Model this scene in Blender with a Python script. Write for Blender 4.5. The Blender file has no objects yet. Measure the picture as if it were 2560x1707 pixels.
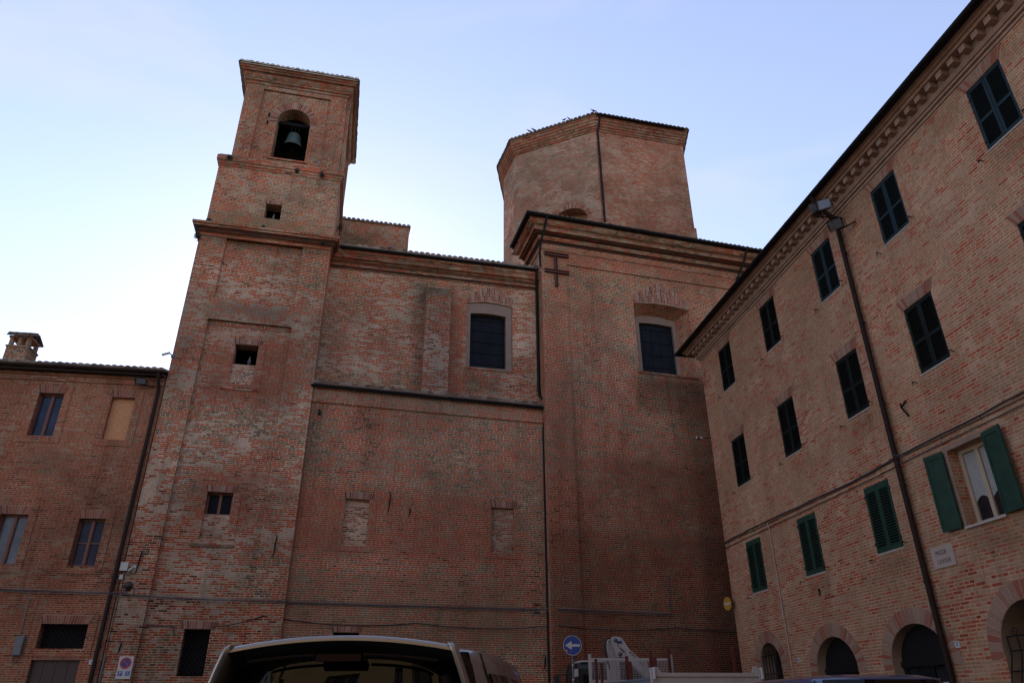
import bpy, math, random
from math import radians as R, sin, cos, pi
from mathutils import Vector, Matrix
from mathutils.geometry import tessellate_polygon
random.seed(7)
S = bpy.context.scene
COL = S.collection

# ---------------------------------------------------------------- camera
cam_d = bpy.data.cameras.new("camera"); cam = bpy.data.objects.new("camera", cam_d); COL.objects.link(cam)
cam_d.sensor_width = 36; cam_d.lens = 25.596; cam_d.clip_start = 0.05; cam_d.clip_end = 4000
cr = Vector((0.97507623, -0.22181616, -0.00489234)); cu = Vector((-0.09598836, -0.44162775, 0.89204886)); cf = Vector((0.20003145, 0.86934603, 0.45191249))
cam.matrix_world = Matrix(((cr.x, cu.x, -cf.x, 0), (cr.y, cu.y, -cf.y, 0), (cr.z, cu.z, -cf.z, 1.5), (0, 0, 0, 1)))
S.camera = cam

# ---------------------------------------------------------------- sky, sun, exposure
SUN_AZ, SUN_EL = -3.0, 26.0          # azimuth from +Y (behind the church, to the left), elevation
W = bpy.data.worlds.new("World"); S.world = W; W.use_nodes = True
nt = W.node_tree; nt.nodes.clear()
wo = nt.nodes.new("ShaderNodeOutputWorld"); bg = nt.nodes.new("ShaderNodeBackground")
sky = nt.nodes.new("ShaderNodeTexSky"); sky.sky_type = 'NISHITA'; sky.sun_disc = False
sky.sun_elevation = R(SUN_EL); sky.sun_rotation = R(SUN_AZ); sky.altitude = 200
sky.air_density = 1.0; sky.dust_density = 0.12; sky.ozone_density = 1.6
bg.inputs[1].default_value = 0.15
tcw = nt.nodes.new("ShaderNodeTexCoord"); mpw = nt.nodes.new("ShaderNodeMapping"); mpw.inputs[3].default_value = (1.0, 2.6, 4.0)
mpw.inputs[2].default_value = (0.1, 0.35, 1.3)
nzw = nt.nodes.new("ShaderNodeTexNoise"); nzw.inputs['Scale'].default_value = 1.7; nzw.inputs['Detail'].default_value = 7; nzw.inputs['Distortion'].default_value = 0.8
rpw = nt.nodes.new("ShaderNodeValToRGB"); rpw.color_ramp.elements[0].position = 0.5; rpw.color_ramp.elements[1].position = 0.72; rpw.color_ramp.elements[0].color = (0.16, 0.16, 0.16, 1)
rpw.color_ramp.elements[1].color = (0.42, 0.42, 0.42, 1)
mxw = nt.nodes.new("ShaderNodeMixRGB"); mxw.inputs[2].default_value = (2.45, 2.75, 3.0, 1)
wbw = nt.nodes.new('ShaderNodeMixRGB'); wbw.blend_type = 'MULTIPLY'; wbw.inputs[0].default_value = 1; wbw.inputs[2].default_value = (1.13, 0.968, 0.97, 1)   # warm daylight balance
for a, b in ((tcw.outputs['Generated'], mpw.inputs[0]), (mpw.outputs[0], nzw.inputs[0]), (nzw.outputs[0], rpw.inputs[0]),
             (rpw.outputs[0], mxw.inputs[0]), (sky.outputs[0], mxw.inputs[1]), (mxw.outputs[0], wbw.inputs[1]), (wbw.outputs[0], bg.inputs[0]), (bg.outputs[0], wo.inputs[0])):
    nt.links.new(a, b)
sl = bpy.data.lights.new("sun", 'SUN'); sl.energy = 2.5; sl.angle = R(0.5); sl.color = (1.0, 0.86, 0.7)
sun = bpy.data.objects.new("sun", sl); COL.objects.link(sun); sun.location = (-20, 60, 60)
sd = Vector((sin(R(SUN_AZ)) * cos(R(SUN_EL)), cos(R(SUN_AZ)) * cos(R(SUN_EL)), sin(R(SUN_EL))))
sun.rotation_euler = sd.to_track_quat('Z', 'Y').to_euler()
S.view_settings.view_transform = 'Standard'; S.view_settings.look = 'None'
S.view_settings.exposure = 1.1; S.view_settings.gamma = 1.0; S.view_settings.use_curve_mapping = False
S.cycles.max_bounces = 6; S.cycles.denoising_prefilter = 'ACCURATE'; S.cycles.denoising_input_passes = 'RGB_ALBEDO_NORMAL'; S.cycles.filter_width = 1.4; S.cycles.use_denoising = True

# ---------------------------------------------------------------- materials
class N:
    def __init__(s, name):
        s.m = bpy.data.materials.new(name); s.m.use_nodes = True; s.t = s.m.node_tree; s.t.nodes.clear()
        s.o = s.t.nodes.new("ShaderNodeOutputMaterial"); s.p = s.t.nodes.new("ShaderNodeBsdfPrincipled")
        s.t.links.new(s.p.outputs[0], s.o.inputs[0])
    def n(s, typ, **kw):
        x = s.t.nodes.new(typ)
        for k, v in kw.items():
            if k.startswith('_'): setattr(x, k[1:], v)
        return x
    def put(s, sock, v):
        if hasattr(v, 'is_linked'): s.t.links.new(v, sock)
        elif isinstance(v, tuple) and len(v) == 3 and sock.type == 'RGBA': sock.default_value = (*v, 1)
        else: sock.default_value = v
    def coord(s, k='Object'): return s.n("ShaderNodeTexCoord").outputs[k]
    def map(s, v, sc=(1, 1, 1), loc=(0, 0, 0)):
        x = s.n("ShaderNodeMapping"); s.put(x.inputs[0], v); x.inputs[3].default_value = sc; x.inputs[1].default_value = loc; return x.outputs[0]
    def noise(s, v, scale, detail=4, rough=0.55, col=False, dist=0):
        x = s.n("ShaderNodeTexNoise"); s.put(x.inputs['Vector'], v); x.inputs['Scale'].default_value = scale
        x.inputs['Detail'].default_value = detail; x.inputs['Roughness'].default_value = rough; x.inputs['Distortion'].default_value = dist
        return x.outputs[1 if col else 0]
    def ramp(s, f, stops, interp='LINEAR'):
        x = s.n("ShaderNodeValToRGB"); s.put(x.inputs[0], f); r = x.color_ramp; r.interpolation = interp
        while len(r.elements) < len(stops): r.elements.new(0.5)
        for e, (p, c) in zip(r.elements, stops):
            e.position = p; e.color = (*c, 1) if isinstance(c, tuple) else (c, c, c, 1)
        return x.outputs[0]
    def mix(s, f, a, b, mode='MIX'):
        x = s.n("ShaderNodeMixRGB"); x.blend_type = mode; s.put(x.inputs[0], f); s.put(x.inputs[1], a); s.put(x.inputs[2], b); return x.outputs[0]
    def math(s, op, a, b=0.0, clamp=False):
        x = s.n("ShaderNodeMath"); x.operation = op; x.use_clamp = clamp; s.put(x.inputs[0], a); s.put(x.inputs[1], b); return x.outputs[0]
    def vmath(s, op, a, b):
        x = s.n("ShaderNodeVectorMath"); x.operation = op; s.put(x.inputs[0], a); s.put(x.inputs[1], b); return x.outputs[0]
    def sep(s, v):
        x = s.n("ShaderNodeSeparateXYZ"); s.put(x.inputs[0], v); return x.outputs
    def comb(s, a, b, c=0.0):
        x = s.n("ShaderNodeCombineXYZ"); s.put(x.inputs[0], a); s.put(x.inputs[1], b); s.put(x.inputs[2], c); return x.outputs[0]
    def bump(s, h, st=0.4, d=0.01):
        x = s.n("ShaderNodeBump"); s.put(x.inputs['Height'], h); x.inputs['Strength'].default_value = st; x.inputs['Distance'].default_value = d
        s.t.links.new(x.outputs[0], s.p.inputs['Normal'])
    def set(s, **kw):
        for k, v in kw.items(): s.put(s.p.inputs[{'base': 'Base Color', 'rough': 'Roughness', 'metal': 'Metallic', 'spec': 'Specular IOR Level', 'coat': 'Coat Weight'}.get(k, k)], v)
        return s

def brick(name, stops, mortar, smear_c, smear, bw=0.27, bh=0.068, ms=0.010, seed=0, stain=0.55, patch=0.5, soft=0.0, zones=(), tone=(1.01, 0.965, 0.83), weather=0.42, drift=0.34):
    m = N(name); uv = m.coord('UV'); ob = m.map(m.coord('Object'), loc=(seed * 7.3, seed * 3.1, seed * 5.7))
    d1 = m.vmath('MULTIPLY', m.vmath('SUBTRACT', m.noise(ob, 1.1, 3, col=True), (0.5, 0.5, 0.5)), (0.03, 0.016, 0))
    d2 = m.vmath('MULTIPLY', m.vmath('SUBTRACT', m.noise(ob, 11, 3, col=True), (0.5, 0.5, 0.5)), (0.016, 0.009, 0))
    v = m.vmath('ADD', m.vmath('ADD', uv, d1), d2)
    b = m.n("ShaderNodeTexBrick"); m.put(b.inputs['Vector'], v)
    b.offset = 0.5; b.offset_frequency = 2; b.squash = 0.55; b.squash_frequency = 3
    b.inputs['Color1'].default_value = (0, 0, 0, 1); b.inputs['Color2'].default_value = (1, 1, 1, 1); b.inputs['Mortar'].default_value = (0.5, 0.5, 0.5, 1)
    b.inputs['Scale'].default_value = 1; b.inputs['Mortar Size'].default_value = ms; b.inputs['Mortar Smooth'].default_value = 0.35
    b.inputs['Brick Width'].default_value = bw; b.inputs['Row Height'].default_value = bh; b.inputs['Bias'].default_value = 0
    rnd = b.outputs['Color']
    big = m.noise(ob, 0.33, 6, 0.62); mid = m.noise(ob, 1.7, 6, 0.65); fine = m.noise(ob, 42, 3, 0.6)
    # patches shift the firing of the bricks towards red or towards brown
    # and single courses differ from their neighbours over a metre or two
    vs = m.sep(v); crs = m.noise(m.comb(m.math('MULTIPLY', vs[0], 1.7), m.math('MULTIPLY', m.math('FLOOR', m.math('DIVIDE', vs[1], bh)), 0.42), seed * 3.7), 1.0, 4, 0.7)
    idx = m.math('ADD', m.math('MULTIPLY', rnd, 1 - patch), m.math('MULTIPLY', m.ramp(big, [(0.30, 0.0), (0.70, 1.0)]), patch))
    idx = m.math('ADD', idx, m.math('MULTIPLY', m.math('SUBTRACT', crs, 0.5), 1.1), True)
    col = m.ramp(idx, stops)
    col = m.mix(0.55, col, m.mix(1.0, col, m.ramp(fine, [(0.25, 0.55), (0.75, 1.4)]), 'MULTIPLY'))
    # lime and mortar smeared over whole zones, breaking up at single bricks
    sv = m.math('ADD', m.math('MULTIPLY', m.noise(m.map(ob, (1, 1, 1.6)), 0.55, 7, 0.68), 1.0), m.math('ADD', m.math('MULTIPLY', m.math('SUBTRACT', rnd, 0.5), 0.30), m.math('MULTIPLY', m.math('SUBTRACT', crs, 0.5), 0.45)))
    sm = m.ramp(sv, [(0.655 - 0.22 * smear, 0.0), (0.715 - 0.20 * smear, 0.90)])
    scol = m.mix(0.6, smear_c, m.mix(1.0, smear_c, m.ramp(mid, [(0.3, 0.6), (0.7, 1.25)]), 'MULTIPLY'))
    col = m.mix(sm, col, scol)
    mfac = m.math('MULTIPLY', b.outputs['Fac'], m.ramp(m.noise(ob, 2.3, 4, 0.6), [(0.3, 0.55 - 0.2 * soft), (0.6, 1.0 - 0.25 * soft)]))
    col = m.mix(mfac, col, m.mix(0.5, mortar, m.mix(1.0, mortar, m.ramp(mid, [(0.3, 0.55), (0.7, 1.35)]), 'MULTIPLY')))
    # soot and water stains: blotches stretched downwards
    st = m.noise(m.map(ob, (1.3, 1.3, 0.33)), 0.9, 7, 0.7)
    stm = m.ramp(st, [(0.52, 0.0), (0.74, stain)])
    col = m.mix(stm, col, m.mix(1.0, col, (0.36, 0.36, 0.34), 'MULTIPLY'))
    # brown-grey weathering in broad zones, tonal drift from one building campaign to the next, splashes of pale mortar
    wz = m.ramp(m.math('ADD', m.noise(m.map(ob, (1, 1, 2.1)), 0.30, 7, 0.66), m.math('MULTIPLY', m.math('SUBTRACT', rnd, 0.5), 0.10)), [(0.50, 0.0), (0.66, weather)])
    col = m.mix(wz, col, m.mix(1.0, (0.165, 0.120, 0.088), m.ramp(mid, [(0.3, 0.55), (0.7, 1.3)]), 'MULTIPLY'))
    col = m.mix(1.0, col, m.ramp(m.noise(m.map(ob, (1, 1, 0.8)), 0.21, 5, 0.6), [(0.3, 1 - drift), (0.7, 1 + drift)]), 'MULTIPLY')
    spl = m.ramp(m.noise(m.map(ob, (1, 1, 1.8)), 2.6, 5, 0.75), [(0.64, 0.0), (0.72, 0.75)])
    col = m.mix(m.math('MULTIPLY', spl, m.ramp(big, [(0.42, 0.0), (0.6, 1.0)])), col, mortar)
    # thin runs of dirty water down the face
    stk = m.ramp(m.noise(m.map(ob, (4.5, 4.5, 0.16)), 1.0, 5, 0.65), [(0.55, 0.0), (0.70, 0.5)])
    col = m.mix(m.math('MULTIPLY', stk, m.ramp(mid, [(0.35, 0.3), (0.6, 1.0)])), col, m.mix(1.0, col, (0.42, 0.40, 0.36), 'MULTIPLY'))
    # local repairs, soot, moss, darker areas and painted sky light, each where it sits on the wall (wall metres), with ragged edges
    us = m.sep(uv)
    for (u0, u1, v0, v1, zc, amt, mode) in zones:
        rag = m.math('MULTIPLY', m.math('SUBTRACT', m.noise(ob, 1.7, 7, 0.78), 0.5), 1.5); rag = m.math('ADD', rag, m.math('MULTIPLY', m.math('SUBTRACT', rnd, 0.5), 0.3))
        du = m.math('SUBTRACT', (u1 - u0) / 2, m.math('ABSOLUTE', m.math('SUBTRACT', us[0], (u0 + u1) / 2)))
        dv = m.math('SUBTRACT', (v1 - v0) / 2, m.math('ABSOLUTE', m.math('SUBTRACT', us[1], (v0 + v1) / 2)))
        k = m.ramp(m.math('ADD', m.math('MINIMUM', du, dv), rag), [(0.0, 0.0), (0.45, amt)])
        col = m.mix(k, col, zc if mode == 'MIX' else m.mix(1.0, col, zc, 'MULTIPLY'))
    col = m.mix(1.0, col, tone, 'MULTIPLY')
    m.set(base=col, rough=0.93, spec=0.15)
    h = m.math('SUBTRACT', m.math('ADD', m.math('MULTIPLY', fine, 0.4), m.math('MULTIPLY', rnd, 0.35)), m.math('MULTIPLY', b.outputs['Fac'], m.math('SUBTRACT', 1.0, sm)))
    m.bump(h, 0.7, 0.012)
    return m.m

def brickset(name, stops, seed=0, mortar=(0.36, 0.27, 0.21), dirt=0.5):
    "separately modelled bricks (lintels, arches): one tone per brick"
    m = N(name); g = m.n("ShaderNodeNewGeometry"); ob = m.map(m.coord('Object'), loc=(seed * 3.3, 0, seed))
    col = m.ramp(g.outputs['Random Per Island'], stops)
    fine = m.noise(ob, 30, 4, 0.6)
    col = m.mix(0.6, col, m.mix(1.0, col, m.ramp(fine, [(0.25, 0.55), (0.75, 1.4)]), 'MULTIPLY'))
    col = m.mix(m.ramp(m.noise(ob, 1.6, 6, 0.7), [(0.5, 0.0), (0.72, dirt)]), col, (0.09, 0.075, 0.055))
    m.set(base=col, rough=0.92, spec=0.15); m.bump(fine, 0.5, 0.01); return m.m

def plain(name, c, rough=0.6, metal=0.0, var=0.25, scale=6.0, spec=0.5, bump=0.0, coat=0.0, stretch=(1, 1, 1)):
    m = N(name); ob = m.map(m.coord('Object'), stretch); n1 = m.noise(ob, scale, 6, 0.65)
    col = m.mix(1.0, c, m.ramp(n1, [(0.25, 1 - var), (0.75, 1 + var)]), 'MULTIPLY')
    m.set(base=col, rough=m.ramp(n1, [(0.2, max(0.0, rough - 0.1)), (0.8, min(1.0, rough + 0.1))]), metal=metal, spec=spec, coat=coat)
    if bump: m.bump(m.noise(ob, scale * 5, 4), bump, 0.01)
    return m.m

def glassy(name, c, rough=0.06, var=0.3, spec=0.5):
    m = N(name); ob = m.coord('Object')
    m.set(base=m.mix(1.0, c, m.ramp(m.noise(ob, 2.5, 4), [(0.3, 1 - var), (0.7, 1 + var)]), 'MULTIPLY'), rough=rough, spec=spec)
    m.bump(m.noise(ob, 1.8, 2), 0.12, 0.02); return m.m

CH = [(0.0, (0.030, 0.016, 0.013)), (0.12, (0.10, 0.027, 0.018)), (0.26, (0.33, 0.062, 0.030)), (0.47, (0.30, 0.075, 0.038)),
      (0.56, (0.22, 0.12, 0.075)), (0.69, (0.060, 0.044, 0.032)), (0.82, (0.25, 0.155, 0.105)), (1.0, (0.46, 0.32, 0.24))]
HO = [(0.0, (0.055, 0.022, 0.016)), (0.2, (0.16, 0.043, 0.025)), (0.45, (0.285, 0.072, 0.036)), (0.68, (0.24, 0.085, 0.046)), (0.82, (0.16, 0.095, 0.06)), (1.0, (0.34, 0.22, 0.155))]
RB_ = [(0.0, (0.207, 0.051, 0.032)), (0.16, (0.342, 0.085, 0.049)), (0.30, (0.366, 0.128, 0.079)), (0.42, (0.354, 0.189, 0.122)), (0.56, (0.293, 0.189, 0.120)), (0.70, (0.390, 0.232, 0.159)), (0.84, (0.244, 0.152, 0.098)), (1.0, (0.415, 0.183, 0.122))]
MO = (0.54, 0.40, 0.31); SMC = (0.36, 0.268, 0.224)
M = {}
DK = (0.30, 0.29, 0.26); RED = (0.235, 0.066, 0.040); MOSS = (0.055, 0.052, 0.034)
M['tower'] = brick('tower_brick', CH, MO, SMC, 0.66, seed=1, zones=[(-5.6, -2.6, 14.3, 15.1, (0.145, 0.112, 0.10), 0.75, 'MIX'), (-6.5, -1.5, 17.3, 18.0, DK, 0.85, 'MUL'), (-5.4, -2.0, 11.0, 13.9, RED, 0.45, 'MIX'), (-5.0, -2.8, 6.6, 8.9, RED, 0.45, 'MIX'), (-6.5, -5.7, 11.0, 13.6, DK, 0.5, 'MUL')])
M['belfry'] = brick('belfry_brick', CH, MO, (0.27, 0.195, 0.155), 0.5, seed=2, stain=0.6, zones=[(-6.4, -1.5, 17.9, 19.2, (0.16, 0.115, 0.07), 0.5, 'MIX'), (-4.6, -1.6, 22.6, 24.2, RED, 0.35, 'MIX'), (-1.6, 0.2, 17, 21.6, (0.09, 0.075, 0.04), 0.55, 'MIX')])
M['aisle'] = brick('aisle_brick', CH, MO, (0.20, 0.13, 0.095), 0.2, seed=3, patch=0.5, zones=[(-1.4, 7.5, 5.9, 8.6, RED, 0.45, 'MIX'), (-1.6, 7.6, 3.0, 5.8, (0.17, 0.115, 0.08), 0.4, 'MIX'), (-1.6, 7.6, 11.3, 12.0, (0.28, 0.19, 0.14), 0.55, 'MIX')])
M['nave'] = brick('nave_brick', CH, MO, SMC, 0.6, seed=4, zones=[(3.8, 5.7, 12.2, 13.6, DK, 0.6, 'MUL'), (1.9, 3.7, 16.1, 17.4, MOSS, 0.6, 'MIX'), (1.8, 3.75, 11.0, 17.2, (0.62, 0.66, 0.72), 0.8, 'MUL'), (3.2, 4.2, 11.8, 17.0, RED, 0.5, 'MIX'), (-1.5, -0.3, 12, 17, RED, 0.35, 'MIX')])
M['transept'] = brick('transept_brick', CH, MO, (0.23, 0.145, 0.105), 0.2, seed=5, patch=0.5, zones=[(12.0, 15.8, 12.0, 14.0, DK, 0.55, 'MUL'), (8.0, 30, -1, 10.3, (0.15, 0.042, 0.026), 0.38, 'MIX'), (8.0, 30, -1, 7.5, (0.5, 0.45, 0.42), 0.5, 'MUL'), (14.0, 30, -1, 12.5, (0.45, 0.42, 0.40), 0.55, 'MUL'), (8.5, 25, 18.5, 19.6, RED, 0.4, 'MIX'), (8.2, 9.5, 9.5, 17, RED, 0.35, 'MIX')])  # low part redder and darker, right part darker still
M['drum'] = brick('drum_brick', CH, MO, SMC, 0.68, seed=6, zones=[(-14.3, -8.4, 22, 32.6, (0.36, 0.268, 0.22), 0.2, 'MIX'), (12.0, 18.2, 22, 32.6, (0.22, 0.068, 0.042), 0.35, 'MIX')])  # left face pale with lime and with the brighter sky side painted in
M['infill'] = brick('infill_brick', CH, (0.46, 0.35, 0.29), (0.44, 0.31, 0.245), 0.85, ms=0.016, seed=7, stain=0.2, patch=0.2)
M['house'] = brick('house_brick', HO, (0.35, 0.245, 0.185), (0.26, 0.17, 0.125), 0.2, bw=0.25, bh=0.06, seed=8, stain=0.5, patch=0.45)
M['apartment'] = brick('apartment_brick', RB_, (0.50, 0.345, 0.265), (0.42, 0.28, 0.21), 0.34, bw=0.27, bh=0.073, ms=0.013, seed=9, stain=0.35, patch=0.38, soft=0.15, weather=0.25, drift=0.14, tone=(1.12, 1.02, 0.86), zones=[(-24.71 + q0 - 0.1, -24.71 + q1 + 0.2, c - 0.75, c + 0.05, (0.45, 0.40, 0.33), 0.55, 'MUL') for q0, q1, c in ((8.5, 9.6, 8.2), (11.4, 12.5, 8.2), (14.9, 15.9, 11.7), (5.3, 6.3, 4.8), (8.5, 9.6, 4.8), (11.5, 12.7, 4.8))] + [(-24.5, 10, -1, 1.9, (0.55, 0.5, 0.45), 0.6, 'MUL')])
M['recess_shade'] = brick('recess_shade_brick', CH, (0.12, 0.09, 0.07), (0.10, 0.07, 0.05), 0.3, seed=11, stain=0.9, tone=(0.34, 0.30, 0.27))  # dark brick colour that paints the shade in the cornice recesses
M['moulding'] = brick('moulding_brick', CH, (0.36, 0.26, 0.205), (0.30, 0.205, 0.155), 0.55, seed=10, stain=0.7, ms=0.006)
M['apt_moulding'] = plain('pinkish_moulded_brick', (0.33, 0.21, 0.155), 0.9, var=0.3, scale=3, spec=0.15, bump=0.3)
M['voussoir'] = brickset('red_voussoir_bricks', [(0, (0.11, 0.045, 0.03)), (0.35, (0.26, 0.085, 0.05)), (0.7, (0.24, 0.12, 0.08)), (1, (0.33, 0.22, 0.17))], 1)
M['apt_voussoir'] = brickset('pink_voussoir_bricks', [(0, (0.28, 0.075, 0.045)), (0.18, (0.29, 0.12, 0.08)), (0.4, (0.28, 0.16, 0.11)), (1, (0.33, 0.21, 0.15))], 2, dirt=0.15)
M['house_voussoir'] = brickset('house_voussoir_bricks', [(0, (0.16, 0.055, 0.035)), (0.5, (0.27, 0.09, 0.05)), (1, (0.25, 0.13, 0.085))], 3)
M['mortar'] = plain('old_mortar', (0.35, 0.26, 0.205), 0.95, var=0.35, scale=8, spec=0.1, bump=0.4)
M['plaster'] = plain('grey_plaster', (0.205, 0.142, 0.112), 0.9, var=0.14, scale=3, spec=0.15)
M['ochre'] = plain('ochre_plaster', (0.34, 0.25, 0.135), 0.9, var=0.18, scale=0.8, spec=0.15)
M['reveal'] = plain('beige_reveal_plaster', (0.27, 0.185, 0.13), 0.9, var=0.2, scale=3, spec=0.15)
M['tile'] = brickset('weathered_roof_tiles', [(0, (0.07, 0.048, 0.04)), (0.4, (0.15, 0.09, 0.065)), (0.75, (0.19, 0.13, 0.095)), (1, (0.24, 0.19, 0.15))], 4, dirt=0.8)
M['tile_pale'] = brickset('lichen_pale_roof_tiles', [(0, (0.22, 0.18, 0.15)), (0.5, (0.36, 0.31, 0.26)), (1, (0.46, 0.41, 0.35))], 5, dirt=0.5)
M['gutter'] = plain('dark_painted_gutter', (0.012, 0.010, 0.010), 0.6, 0.0, spec=0.12, var=0.4, scale=5)
M['brown_gutter'] = plain('brown_gutter', (0.026, 0.014, 0.011), 0.6, 0.0, spec=0.12, var=0.35, scale=4)
M['eave'] = plain('dark_eave_boards', (0.040, 0.026, 0.019), 0.9, var=0.35, scale=4)
M['void'] = plain('dark_interior', (0.012, 0.011, 0.011), 0.95, spec=0.05)
M['leaded'] = glassy('dark_leaded_glass', (0.008, 0.009, 0.013), 0.4, spec=0.05)
M['pane'] = glassy('dark_window_glass', (0.012, 0.013, 0.016), 0.05)
M['blue_pane'] = glassy('curtained_blue_glass', (0.020, 0.029, 0.055), 0.15, spec=0.15)
M['grey_pane'] = glassy('curtained_grey_glass', (0.10, 0.10, 0.115), 0.2, spec=0.2)
M['curtain'] = plain('lace_curtain', (0.30, 0.29, 0.27), 0.9, var=0.25, scale=20, stretch=(3, 3, 0.3))
M['iron'] = plain('black_iron', (0.010, 0.009, 0.009), 0.6, 0.0, var=0.4, spec=0.15)
M['rust'] = plain('rusty_red_iron', (0.085, 0.028, 0.022), 0.75, 0.1, var=0.4, scale=9)
M['wood'] = plain('red_brown_window_wood', (0.12, 0.028, 0.013), 0.5, var=0.4, scale=7, stretch=(4, 4, 0.4))
M['dark_wood'] = plain('dark_door_wood', (0.040, 0.017, 0.013), 0.6, var=0.4, scale=6, stretch=(5, 5, 0.3))
M['pale_wood'] = plain('pale_window_wood', (0.42, 0.31, 0.22), 0.55, var=0.15, scale=6, stretch=(4, 4, 0.4))
M['shutter_dark'] = plain('blackish_green_shutter_paint', (0.007, 0.012, 0.011), 0.6, var=0.35, scale=4, spec=0.12)
M['shutter_blue'] = plain('blue_green_shutter_paint', (0.012, 0.026, 0.032), 0.6, var=0.3, scale=4, spec=0.12)
M['shutter_green'] = plain('green_shutter_paint', (0.022, 0.050, 0.034), 0.6, var=0.25, scale=4, spec=0.12)
M['stone'] = plain('pale_sill_stone', (0.42, 0.36, 0.31), 0.85, var=0.2, scale=5, spec=0.2)
M['bronze'] = plain('verdigris_bronze', (0.065, 0.095, 0.085), 0.5, 0.6, var=0.4, scale=5)
M['cable'] = plain('grey_cable', (0.035, 0.033, 0.033), 0.6, var=0.3, scale=6)
M['black_cable'] = plain('black_cable', (0.012, 0.012, 0.012), 0.6)
M['pale_cable'] = plain('pale_conduit', (0.16, 0.145, 0.135), 0.6, var=0.2)
M['pink_pipe'] = plain('pinkish_conduit', (0.42, 0.28, 0.23), 0.6, var=0.2)
M['grey_metal'] = plain('grey_painted_metal', (0.10, 0.105, 0.11), 0.5, 0.2, var=0.15)
M['dark_metal'] = plain('dark_brown_metal', (0.035, 0.026, 0.021), 0.5, 0.4, var=0.3)
M['lens'] = plain('floodlight_glass', (0.13, 0.135, 0.15), 0.3, var=0.15, scale=10)
M['white_box'] = plain('off_white_plastic', (0.42, 0.42, 0.37), 0.5, var=0.08)
M['sign_white'] = plain('sign_white', (0.44, 0.42, 0.40), 0.5, var=0.08, scale=4)
M['sign_blue'] = plain('sign_blue', (0.006, 0.045, 0.22), 0.4, var=0.1)
M['sign_red'] = plain('sign_red', (0.42, 0.025, 0.02), 0.4, var=0.1)
M['sign_yellow'] = plain('faded_orange_sign', (0.42, 0.20, 0.03), 0.5, var=0.15)
M['marble'] = plain('pinkish_marble', (0.40, 0.30, 0.25), 0.6, var=0.12, scale=4)
M['letter'] = plain('dark_letters', (0.06, 0.045, 0.045), 0.7, var=0.3, scale=30)
M['tag_blue'] = plain('small_blue_marks', (0.05, 0.10, 0.30), 0.5)
M['bird'] = plain('dark_feathers', (0.022, 0.021, 0.024), 0.8, var=0.5, scale=25)
M['pigeon'] = plain('grey_feathers', (0.11, 0.11, 0.125), 0.8, var=0.4, scale=25)
M['truck_white'] = plain('dusty_white_paint', (0.40, 0.36, 0.34), 0.5, var=0.12, scale=3)
M['truck_red'] = plain('dark_red_paint', (0.085, 0.012, 0.010), 0.5, var=0.25, scale=5)
M['truck_grey'] = plain('slate_grey_paint', (0.12, 0.14, 0.17), 0.5, var=0.2, scale=4)
M['black_plastic'] = plain('black_plastic', (0.012, 0.012, 0.012), 0.5)
M['rubber'] = plain('tyre_rubber', (0.016, 0.016, 0.016), 0.85)
M['alloy'] = plain('wheel_alloy', (0.45, 0.45, 0.46), 0.3, 0.9, var=0.1)
M['car_glass'] = glassy('tinted_car_glass', (0.003, 0.003, 0.0035), 0.02, 0.1, spec=0.28)
M['lamp_red'] = plain('red_lamp_plastic', (0.012, 0.002, 0.002), 0.5, spec=0.15)
def paint(name, c, rough=0.3, metal=0.7):
    m = N(name); ob = m.coord('Object')
    dust = m.noise(ob, 3, 6, 0.7)
    m.set(base=m.mix(m.ramp(dust, [(0.4, 0.0), (0.8, 0.25)]), c, (0.25, 0.21, 0.17)), rough=m.ramp(dust, [(0.3, rough - 0.06), (0.75, rough + 0.15)]), metal=metal, coat=0.8)
    m.p.inputs['Coat Roughness'].default_value = 0.06; return m.m
M['silver'] = paint('warm_grey_metallic_paint', (0.25, 0.23, 0.22))
M['blue_paint'] = paint('dark_blue_paint', (0.018, 0.045, 0.13), 0.3, 0.4)
def osb():
    m = N('chipboard'); uv = m.coord('UV')
    ch = m.noise(m.map(uv, (9, 22, 1)), 1.0, 6, 0.75, dist=2.5)
    m.set(base=m.ramp(ch, [(0.25, (0.22, 0.085, 0.035)), (0.5, (0.50, 0.23, 0.105)), (0.75, (0.68, 0.38, 0.20))]), rough=0.8, spec=0.2); m.bump(ch, 0.3, 0.004); return m.m
M['osb'] = osb()
def paving():
    m = N('stone_paving'); ob = m.coord('Object')
    b = m.n("ShaderNodeTexBrick"); m.put(b.inputs['Vector'], m.vmath('ADD', ob, m.vmath('MULTIPLY', m.noise(ob, 2, 3, col=True), (0.03, 0.03, 0))))
    b.inputs['Color1'].default_value = (0.10, 0.09, 0.08, 1); b.inputs['Color2'].default_value = (0.2, 0.18, 0.155, 1); b.inputs['Mortar'].default_value = (0.05, 0.045, 0.04, 1)
    b.inputs['Scale'].default_value = 1; b.inputs['Brick Width'].default_value = 0.22; b.inputs['Row Height'].default_value = 0.12; b.inputs['Mortar Size'].default_value = 0.008
    m.set(base=m.mix(1.0, b.outputs[0], m.ramp(m.noise(ob, 0.5, 6), [(0.3, 0.7), (0.7, 1.2)]), 'MULTIPLY'), rough=0.85); m.bump(b.outputs['Fac'], -0.4, 0.01); return m.m
M['paving'] = paving()
def leafm():
    m = N('dark_wall_leaves'); g = m.n("ShaderNodeNewGeometry")
    m.set(base=m.ramp(g.outputs['Random Per Island'], [(0, (0.008, 0.009, 0.005)), (0.6, (0.018, 0.019, 0.009)), (1, (0.05, 0.04, 0.022))]), rough=0.8); return m.m
M['leaf'] = leafm()

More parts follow.
